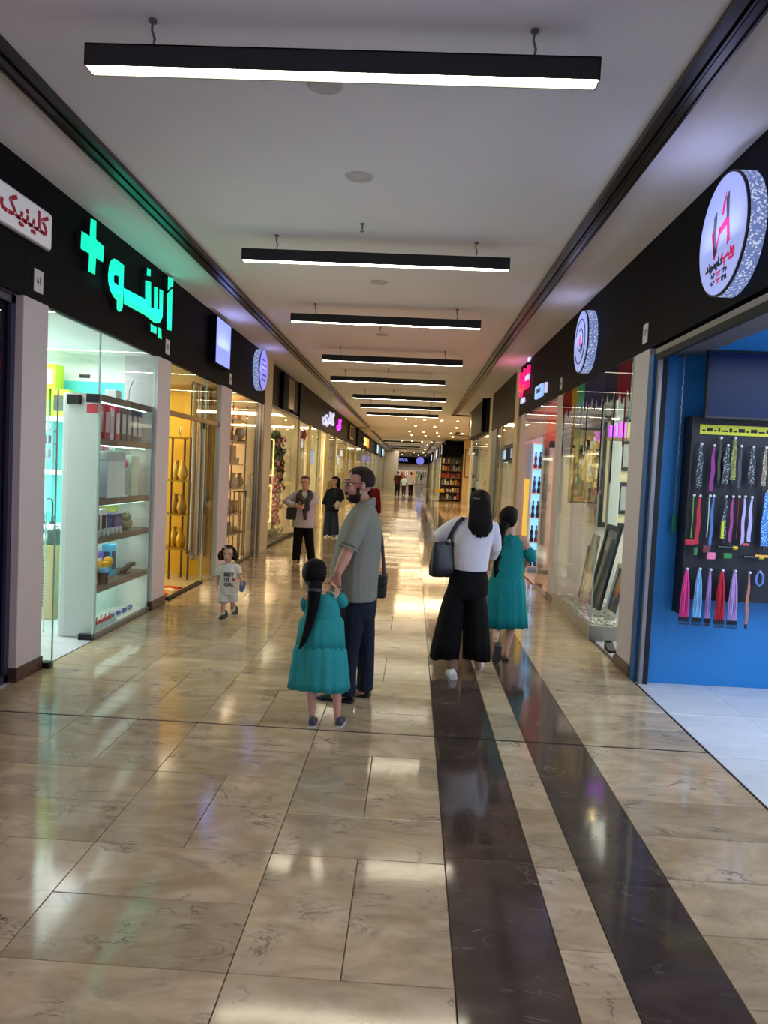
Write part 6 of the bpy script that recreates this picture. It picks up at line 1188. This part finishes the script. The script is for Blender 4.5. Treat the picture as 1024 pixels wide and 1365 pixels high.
for px,py,dx,pt in ((296.5,827,-.1,0),(310.5,820.5,.12,.3)): 
    h=atz(px,py); td.shoe((h.x+.0,h.y+.15,0),(dx,-1),.165,C('shoe_black_canvas',(34,34,40),rough=.7),white_sole,w=.062,h=.16,pitch=0); 
for px,py,dy in ((296.6,816,-.03),(310.6,809,.09)): td.part(td.mb(wt).tube([p(px,py,dy),p(px,py+4,dy)],.030,10),'sock')
# ---------------------------------------------------------------- woman in white top
Y0=6.80; p=at0(Y0); wm=Person('woman in white top and wide black trousers walking away with a black shoulder bag',(atz(622,893).x,6.80,0),skin_b,.007)
J=dict(head=p(640,672,.03),face=V(.12,1,-.02),hh=.235,neck=p(639,687,.03),shL=p(616,697,.02),shR=p(654,698,.02),elL=p(587,713,.04),wrL=p(597,733,.16),elR=p(659,730,.10),wrR=p(654,748,.24),
 hipL=p(615,770,.02),hipR=p(638,770,.02),knL=p(607,827,.02),knR=p(637,827,.02),anL=p(606,891,.02),anR=p(636,878,-.05),toeL=p(604,902,.14),toeR=p(640,891,.10))
wm.limb_body(J,torso=(.16,.11),hands=(('L',.9),('R',.5)))
wtop=cloth('white_blouse',(216,214,222),.5,6)
wm.garment('blouse',wtop,[(p(626,762,.0),.150,.125),(p(626,752,.0),.165,.13),(p(628,735,0),.168,.128),(p(631,718,.0),.172,.12),(p(634,704,.0),.175,.11),(p(636.5,695,.01),.145,.085),(p(638.5,688,.02),.075,.06)],[([p(622,699,.0),p(612,699,.02),p(598,706,.03),p(587.5,713,.04),p(591,724,.12),p(596,731,.16)],[.07,.076,.072,.066,.055,.045]),([p(648,700,0),p(655,703,.02),p(659,718,.06),p(660,730,.10),p(656,742,.2)],[.066,.072,.064,.06,.048])],side=V(1,-.02,0).normalized(),voxel=.009,smooth=8)
trou=cloth('black_trousers',(17,16,18),.4,8)
pa=wm.garment('trousers',trou,[(p(625.5,758,0),.158,.125),(p(625,775,0),.178,.145),(p(623,788,0),.185,.150),(p(621,797,0),.175,.13)],(),voxel=.010,smooth=4)
for cx0,cx1,y1,a1 in ((607,592.5,876,.128),(634,635.5,878,.125)):
    wm.skirt('trouser_leg',trou,[(p(cx0,788,.0),.085,.11),(p(cx0+(cx1-cx0)*.22,808,.0),.106,.13),(p(cx0+(cx1-cx0)*.45,828,.0),.116,.13),(p(cx0+(cx1-cx0)*.75,852,.0),.123,.13),(p(cx1,y1,.0),a1,.135)],folds=6,amp=.06,seed=cx0,n=60,parent=pa)
wm.face(dark_hair)
wm.cap_hair(dark_hair,lambda a,b,d:(a<.25) or d>.45,rad=(.116,.100,.112),off=(-.018,0,.022))
q=wm.mb(dark_hair); q.tube([p(640,668,-.06),p(640,682,-.10),p(640.5,695,-.125),p(640.5,704,-.125)],[(.090,.05),(.098,.045),(.100,.036),(.080,.025)],16,side=V(1,0,0))
hr=random.Random(4)
for k in range(17):
    u=(k-8)/8; x=640.5+u*13.5; e=716-5*u*u+hr.uniform(-2.5,2); q.tube([p(640+u*10,672,-.085),p(640.3+u*12.5,688,-.125+.03*u*u),p(x+hr.uniform(-.6,.6),702,-.135+.04*u*u),p(x+u*1.2+hr.uniform(-1,1),e,-.13+.05*u*u)],[.022,.024,.021,.007],8)
wm.fused(q,'long_hair',.007,2)
wm.part(wm.mb(C('hair_clip',(120,110,110),rough=.3,metal=.6)).tube([p(631,664,-.12),p(636,665,-.137),p(640,664.5,-.14)],.006,6),'hair_clip')
bc=p(592,744,-.04); bag=C('handbag_black',(16,15,17),rough=.45)
b_=softbag(wm,'handbag',bag,bc+V(0,0,-.01),.31,.27,.22,.13,.05,rz=.45); b_.rotation_euler=(0,0,0)
wm.part(wm.mb(bag).tube([p(596,727,-.05),p(600,715,-.09),p(606,704,-.10),p(611.5,696,-.09),p(617,690,-.03),p(618.5,693,.07)],[(.020,.006)]*6,8,side=V(1,.3,0)),'strap',b_)
wm.part(wm.mb(alu).tube([p(598.5,723,-.115),p(598.2,719,-.115)],.014,10),'bag_ring',b_)
wsh=C('shoe_white',(206,202,200),rough=.6)
h=atz(604.5,906); wm.shoe((h.x,h.y,0),(-.10,1),.25,wsh,white_sole,h=.085); h=atz(638,892); wm.shoe((h.x-.01,h.y-.02,0),(.22,1),.25,wsh,white_sole,h=.085)
# ---------------------------------------------------------------- older girl in teal
Y0=7.35; p=at0(Y0); g2=Person('older girl in teal tiered dress with long braid walking away beside the right windows',(atz(672,874).x,7.35,0),skin_c,.007,.86)
J=dict(head=p(680,692,.02),face=V(.62,.78,0),hh=.225,neck=p(680,709,.02),shL=p(663,719,.02),shR=p(699,719,.02),elL=p(657,742,.06),wrL=p(662,757,.20),elR=p(707,743,.03),wrR=p(698,756,.14),
 hipL=p(668,780,.02),hipR=p(686,780,.02),knL=p(664,826,.04),knR=p(682,828,.02),anL=p(660,853,-.16),anR=p(674,870,.02),toeL=p(660,880,-.06),toeR=p(673,879,.10),hdR=V(-.8,.5,-.2))
g2.limb_body(J,leg=.95,torso=(.13,.095),hands=(('L',.5),('R',.5)))
dress2=cloth('teal_chiffon_deep',(24,128,132),.35,9,.75,.1)
top=g2.garment('dress',dress2,[(p(676,778,.02),.165,.125),(p(677,758,.02),.150,.118),(p(679,738,.02),.138,.108),(p(680.5,722,.02),.122,.09),(p(681.5,713,.025),.070,.055)],(),side=V(1,-.15,0).normalized(),voxel=.009,smooth=5)
g2.skirt('dress_tier',dress2,[(p(676,770,.02),.162,.125),(p(675.5,779,.02),.178,.140),(p(675,800,.02),.186,.148),(p(675,820,.02),.198,.155),(p(674.5,835,.02),.205,.16)],folds=11,amp=.06,seed=3,side=V(1,-.15,0).normalized(),parent=top)
g2.fused(g2.mb(dress2).tube([p(702,732,.02),p(706,739,.02),p(709,746,.05)],[.052,.064,.050],14).tube([p(707,742,.03),p(712,743,.03)],[.05,.03],12),'sleeve',.009,4,top); g2.fused(g2.mb(dress2).tube([p(660,731,.02),p(657,739,.03),p(657,747,.08)],[.046,.056,.046],14),'sleeve',.009,4,top)
q=g2.mb(dress2); q.tube([p(681,712,-.06),p(680,722,-.10),p(677,731,-.11)],.006,6).tube([p(681,712,-.06),p(683,722,-.10),p(682,730,-.11)],.006,6); q.ell(p(681,713,-.065),(.016,.01,.012),8,6); g2.part(q,'tie_bow',top)
g2.face(black_hair)
g2.cap_hair(black_hair,lambda a,b,d:(a<.10) or d>.40,rad=(.117,.098,.112),off=(-.018,0,.022))
q=g2.mb(black_hair); pts=[p(673,697,-.10),p(669,706,-.125),p(667,718,-.13),p(664.5,732,-.135),p(662,748,-.14),p(660.5,760,-.145),p(660,770,-.15)]; q.tube(pts,[.055,.044,.036,.032,.028,.024,.008],12)
for k in range(7):
    o_=pts[1]+(pts[6]-pts[1])*(k/7); q.ell(o_+V(.008*(-1)**k,-.008,0),(.034-.002*k,.03-.002*k,.032),10,6)
g2.fused(q,'braid',.008,2)
# raised rear foot shows its sole, the other stands
dk_sh=C('shoe_dark_grey',(44,42,44),rough=.7); dks=C('sole_grey',(70,66,68),rough=.8)
h=atz(661,884); g2.shoe((h.x,h.y-.22,0),(.0,1),.215,dk_sh,dks,w=.047,h=.09,pitch=1.05); h=atz(673,880); g2.shoe((h.x,h.y-.03,0),(.1,1),.22,C('shoe_tan',(120,84,70),rough=.6),dark_sole,h=.07)
# ---------------------------------------------------------------- woman with scarf
Y0=13.9; p=at0(Y0); sw=Person('smiling woman in pale shirt with patterned dark scarf and black bag walking forward',(atz(404,749).x,13.9,0),skin_b,.010)
J=dict(head=p(407,643.5,0),face=V(-.05,-1,-.05),hh=.235,neck=p(407,653,.02),shL=p(418,658.5,.02),shR=p(396,658.5,.02),elL=p(421,669,-.02),wrL=p(408,674.5,-.17),elR=p(382,668.5,0),wrR=p(393,674,-.16),
 hipL=p(410.5,698,0),hipR=p(399,698,0),knL=p(412.5,722,-.02),knR=p(397,722,-.02),anL=p(415.5,744,0),anR=p(395,745,0),toeL=p(416,748,-.12),toeR=p(394,750,-.12))
sw.limb_body(J,torso=(.165,.12),hands=(('L',.7),('R',.7)))
ps=cloth('pale_shirt',(186,182,186),.4,8)
sh=sw.garment('shirt',ps,[(p(404.5,703,0),.205,.15),(p(405,694,0),.205,.155),(p(406,680,0),.195,.15),(p(407,668,0),.19,.14),(p(407,660,0),.175,.115),(p(407,656,.01),.10,.08)],[([p(413,659,0),p(418.5,660,.02),p(421,668.5,-.02),p(414,672,-.11),p(409.5,674,-.15)],[.07,.076,.07,.056,.046]),([p(401,659,0),p(395,660,.02),p(388,664.5,.01),p(381,668.5,0),p(387,671.8,-.1),p(391.5,673.5,-.14)],[.07,.078,.074,.070,.060,.048])],voxel=.011,smooth=6)
sw.garment('trousers',trou,[(p(404.5,694,0),.18,.13),(p(404.5,704,0),.175,.13)],[([p(410.5,700,0),p(412.5,722,0),p(415,742,0),p(415.3,747,0)],[.10,.085,.075,.075]),([p(399,700,0),p(397,722,0),p(395,742,0),p(395,747,0)],[.10,.085,.075,.075])],voxel=.011,smooth=4)
sw.face(grey_hair); sw.cap_hair(grey_hair,lambda a,b,d:(d>.50) or (a<.1 and d>-.5),rad=(.110,.092,.104))
scarf=patterned('scarf_dark',(20,18,22),(84,72,76)); q=sw.mb(scarf)
q.tube([p(407,655,.09),p(401,656.5,.02),p(399,661,-.12),p(404.5,668,-.175),p(406.5,678,-.17),p(407,693,-.17)],[.045,.055,.058,.052,.045,.030],10).tube([p(407,655,.09),p(413,656.5,.02),p(414.5,661,-.12),p(409.5,668,-.17),p(410.5,681,-.165)],[.045,.055,.056,.05,.035],10); sw.fused(q,'scarf',.011,3)
tubebag(sw,'handbag',C('bag_olive_black',(24,26,22),rough=.6),p(390,684.5,-.06),.21,.12,.22,strap=[p(395,676,-.1),p(396.5,668,-.14),p(397,659,-.08),p(398,655.5,.0)],strap_r=.018)
for px,py in ((395,750),(416,747.5)): h=atz(px,py); sw.shoe((h.x,h.y+.22,0),(-.03,-1),.24,C('shoe_brown',(120,90,60),rough=.5),dark_sole,h=.07)
sw.part(sw.mb(C('bracelet',(150,60,30),rough=.4)).tube([p(408.8,674.3,-.15),p(408,674.5,-.17)],.036,10),'bracelet')
# ---------------------------------------------------------------- woman in navy jacket
Y0=19.4; p=at0(Y0); nv=Person('dark haired woman in navy jacket and wide blue jeans beside the left windows',(atz(441,716).x,19.4,0),skin_b,.012)
J=dict(head=p(446.5,642,0),face=V(-.65,-.75,-.05),hh=.235,neck=p(447,649.5,.02),shL=p(454,653,0),shR=p(439.5,653,0),elL=p(456,664,-.05),wrL=p(449.5,671,-.15),elR=p(434,665,0),wrR=p(431,675,-.05),
 hipL=p(445.5,681,0),hipR=p(438,681,0),knL=p(446,697,0),knR=p(437,697,0),anL=p(446,711,0),anR=p(435.5,713,0),toeL=p(446,715,-.1),toeR=p(435,716.5,-.12))
nv.limb_body(J,torso=(.155,.11))
navy_c=cloth('navy_jacket',(28,32,46),.5,8); jn=cloth('blue_jeans',(44,54,72),.4,10)
sh=nv.garment('jacket',navy_c,[(p(442.5,682,0),.18,.14),(p(443.5,672,0),.175,.135),(p(445.5,662,0),.18,.13),(p(447,655,0),.178,.12),(p(447,652,.01),.150,.095),(p(447,650,.01),.075,.065)],[([p(450,653.4,0),p(454.5,654.5,0),p(456.5,664,-.04),p(451,669.5,-.13)],[.07,.075,.065,.055]),([p(444,653.4,0),p(439,654.5,0),p(434,665,0),p(431.5,672.5,-.04)],[.07,.075,.062,.052])],voxel=.013,smooth=5)
nv.part(nv.mb(C('inner_top',(10,10,14),rough=.8)).ell(p(448,659,-.09),(.06,.05,.15),10,8),'inner_top',sh)
nv.garment('jeans',jn,[(p(442,678,0),.165,.125),(p(442,686,0),.165,.125)],[([p(446,682,0),p(446.5,697,0),p(446.5,713,0)],[.095,.10,.115]),([p(438,682,0),p(437,697,0),p(436.5,714,0)],[.095,.10,.115])],voxel=.013,smooth=4)
nv.face(black_hair); nv.cap_hair(black_hair,lambda a,b,d:(d>.5) or (a<.2 and d>-.9),rad=(.135,.130,.125),off=(-.026,0,.010),jit=.08); nv.fused(nv.mb(black_hair).tube([p(448.5,640,.05),p(450.5,646,.05),p(450.5,652,.04)],[.07,.085,.04],10),'side_hair',.012,3)
for px,py in ((435.5,717),(446,716)): h=atz(px,py); nv.shoe((h.x,h.y+.2,0),(-.1,-1),.24,wsh,white_sole,h=.08)
q=nv.mb(patterned('floral_cloth',(206,196,196),(60,50,54))); q.tube([p(451,668,-.2),p(450.5,673,-.2),p(450,679,-.2)],[.05,.075,.06],10); nv.fused(q,'folded_cloth',.012,3)
# ---------------------------------------------------------------- person half hidden behind the man
Y0=16.2; p=at0(Y0); rd=Person('person with dark hair in dark red top half hidden behind the man',(atz(489,735).x,16.2,0),skin_b,.012)
def standing(P_,y0,x,ytop,yfeet,w=1.0,face=V(0,-1,0)):
    """joints of someone standing at pixel column x between two heights of the photograph"""
    pp=at0(y0); H_=pp(x,ytop).z; b=pp(x,yfeet); X=b.x; k=H_/1.68
    f=face.normalized(); l=V(0,0,1).cross(f)
    pt=lambda a,z,d=0: V(X,y0,0)+l*a*k+f*d*k+V(0,0,z*k)
    return dict(head=pt(0,1.555),face=face,hh=.235*k,neck=pt(0,1.44),shL=pt(.17,1.37),shR=pt(-.17,1.37),elL=pt(.22,1.08,-.02),wrL=pt(.22,.84,.06),elR=pt(-.22,1.08,-.02),wrR=pt(-.22,.84,.06),hipL=pt(.085,.86),hipR=pt(-.085,.86),knL=pt(.085,.47,.03),knR=pt(-.09,.47,-.01),anL=pt(.09,.085,.10),anR=pt(-.09,.085,-.08),toeL=pt(.09,.03,.22),toeR=pt(-.09,.03,.04)),pt,k,f,l
def simple(P_,y0,x,ytop,yfeet,face,shirt,trs,hm,long_hair=False,sleeve=.5,vox=.015,skirt=None):
    J,pt,k,f,l=standing(P_,y0,x,ytop,yfeet,face=face); P_.k=k; P_.limb_body(J,torso=(.15*k,.105*k))
    sl=[]
    for a in 'LR': S,E_,W=J['sh'+a],J['el'+a],J['wr'+a]; sl.append(([S+(pt(0,1.37)-S)*.3,S,S+(E_-S)*.6,E_]+([E_+(W-E_)*.85] if sleeve>.6 else []),[.066*k,.068*k,.06*k,.056*k]+([.046*k] if sleeve>.6 else [])))
    P_.garment('shirt',shirt,[(pt(0,.80),.175*k,.13*k),(pt(0,.95),.172*k,.13*k),(pt(0,1.15),.178*k,.128*k),(pt(0,1.33),.175*k,.115*k),(pt(0,1.42),.085*k,.07*k)],sl,side=l,voxel=vox,smooth=4)
    P_.garment('trousers',trs,[(pt(0,.80),.16*k,.12*k),(pt(0,.90),.16*k,.12*k)],[([J['hip'+a],J['kn'+a],J['an'+a]-V(0,0,.03)],[.098*k,.08*k,.072*k]) for a in 'LR'],voxel=vox,smooth=3)
    P_.face(hm); P_.cap_hair(hm,lambda a,b,d:(d>.5) or (a<.1 and d>-.5),rad=(.110,.092,.104))
    if long_hair: P_.fused(P_.mb(hm).tube([pt(0,1.6,-.06),pt(0,1.45,-.10),pt(0,1.25,-.14)],[.085*k,.09*k,.04*k],12),'long_hair',vox,3)
    for a in 'LR': A_=J['an'+a]; P_.shoe((A_.x-f.x*.05,A_.y-f.y*.05,0),(f.x,f.y),.25*k,shoe_d,dark_sole,h=.08)
    return J,pt,k
simple(rd,16.2,489.5,634,735,V(.3,1,0),cloth('dark_red_top',(104,30,34),.4),jn,black_hair,True,.9)
Y0=53; fm=Person('man in brown shirt and dark trousers walking away far down the corridor',(at(529,662,53).x,53,0),skin_a,.02)
simple(fm,53,529,628,662,V(-.1,1,0),cloth('brown_shirt',(74,44,34),.3),cloth('charcoal_trousers',(36,34,36),.3),black_hair,vox=.02)
fw_=Person('person in white shirt and black trousers walking far down the corridor',(at(547,658,54.5).x,54.5,0),skin_a,.02)
simple(fw_,54.5,547,629,659,V(.2,1,0),cloth('far_white_shirt',(214,206,204),.3),trou,black_hair,vox=.02,sleeve=.9)
fc=Person('child in pale blue top walking between the two far adults',(at(538,652,57).x,57,0),skin_c,.02)
simple(fc,57,538,634,657,V(0,1,0),cloth('pale_blue_top',(150,176,190),.3),cloth('charcoal_trousers',(36,34,36),.3),black_hair,vox=.02)
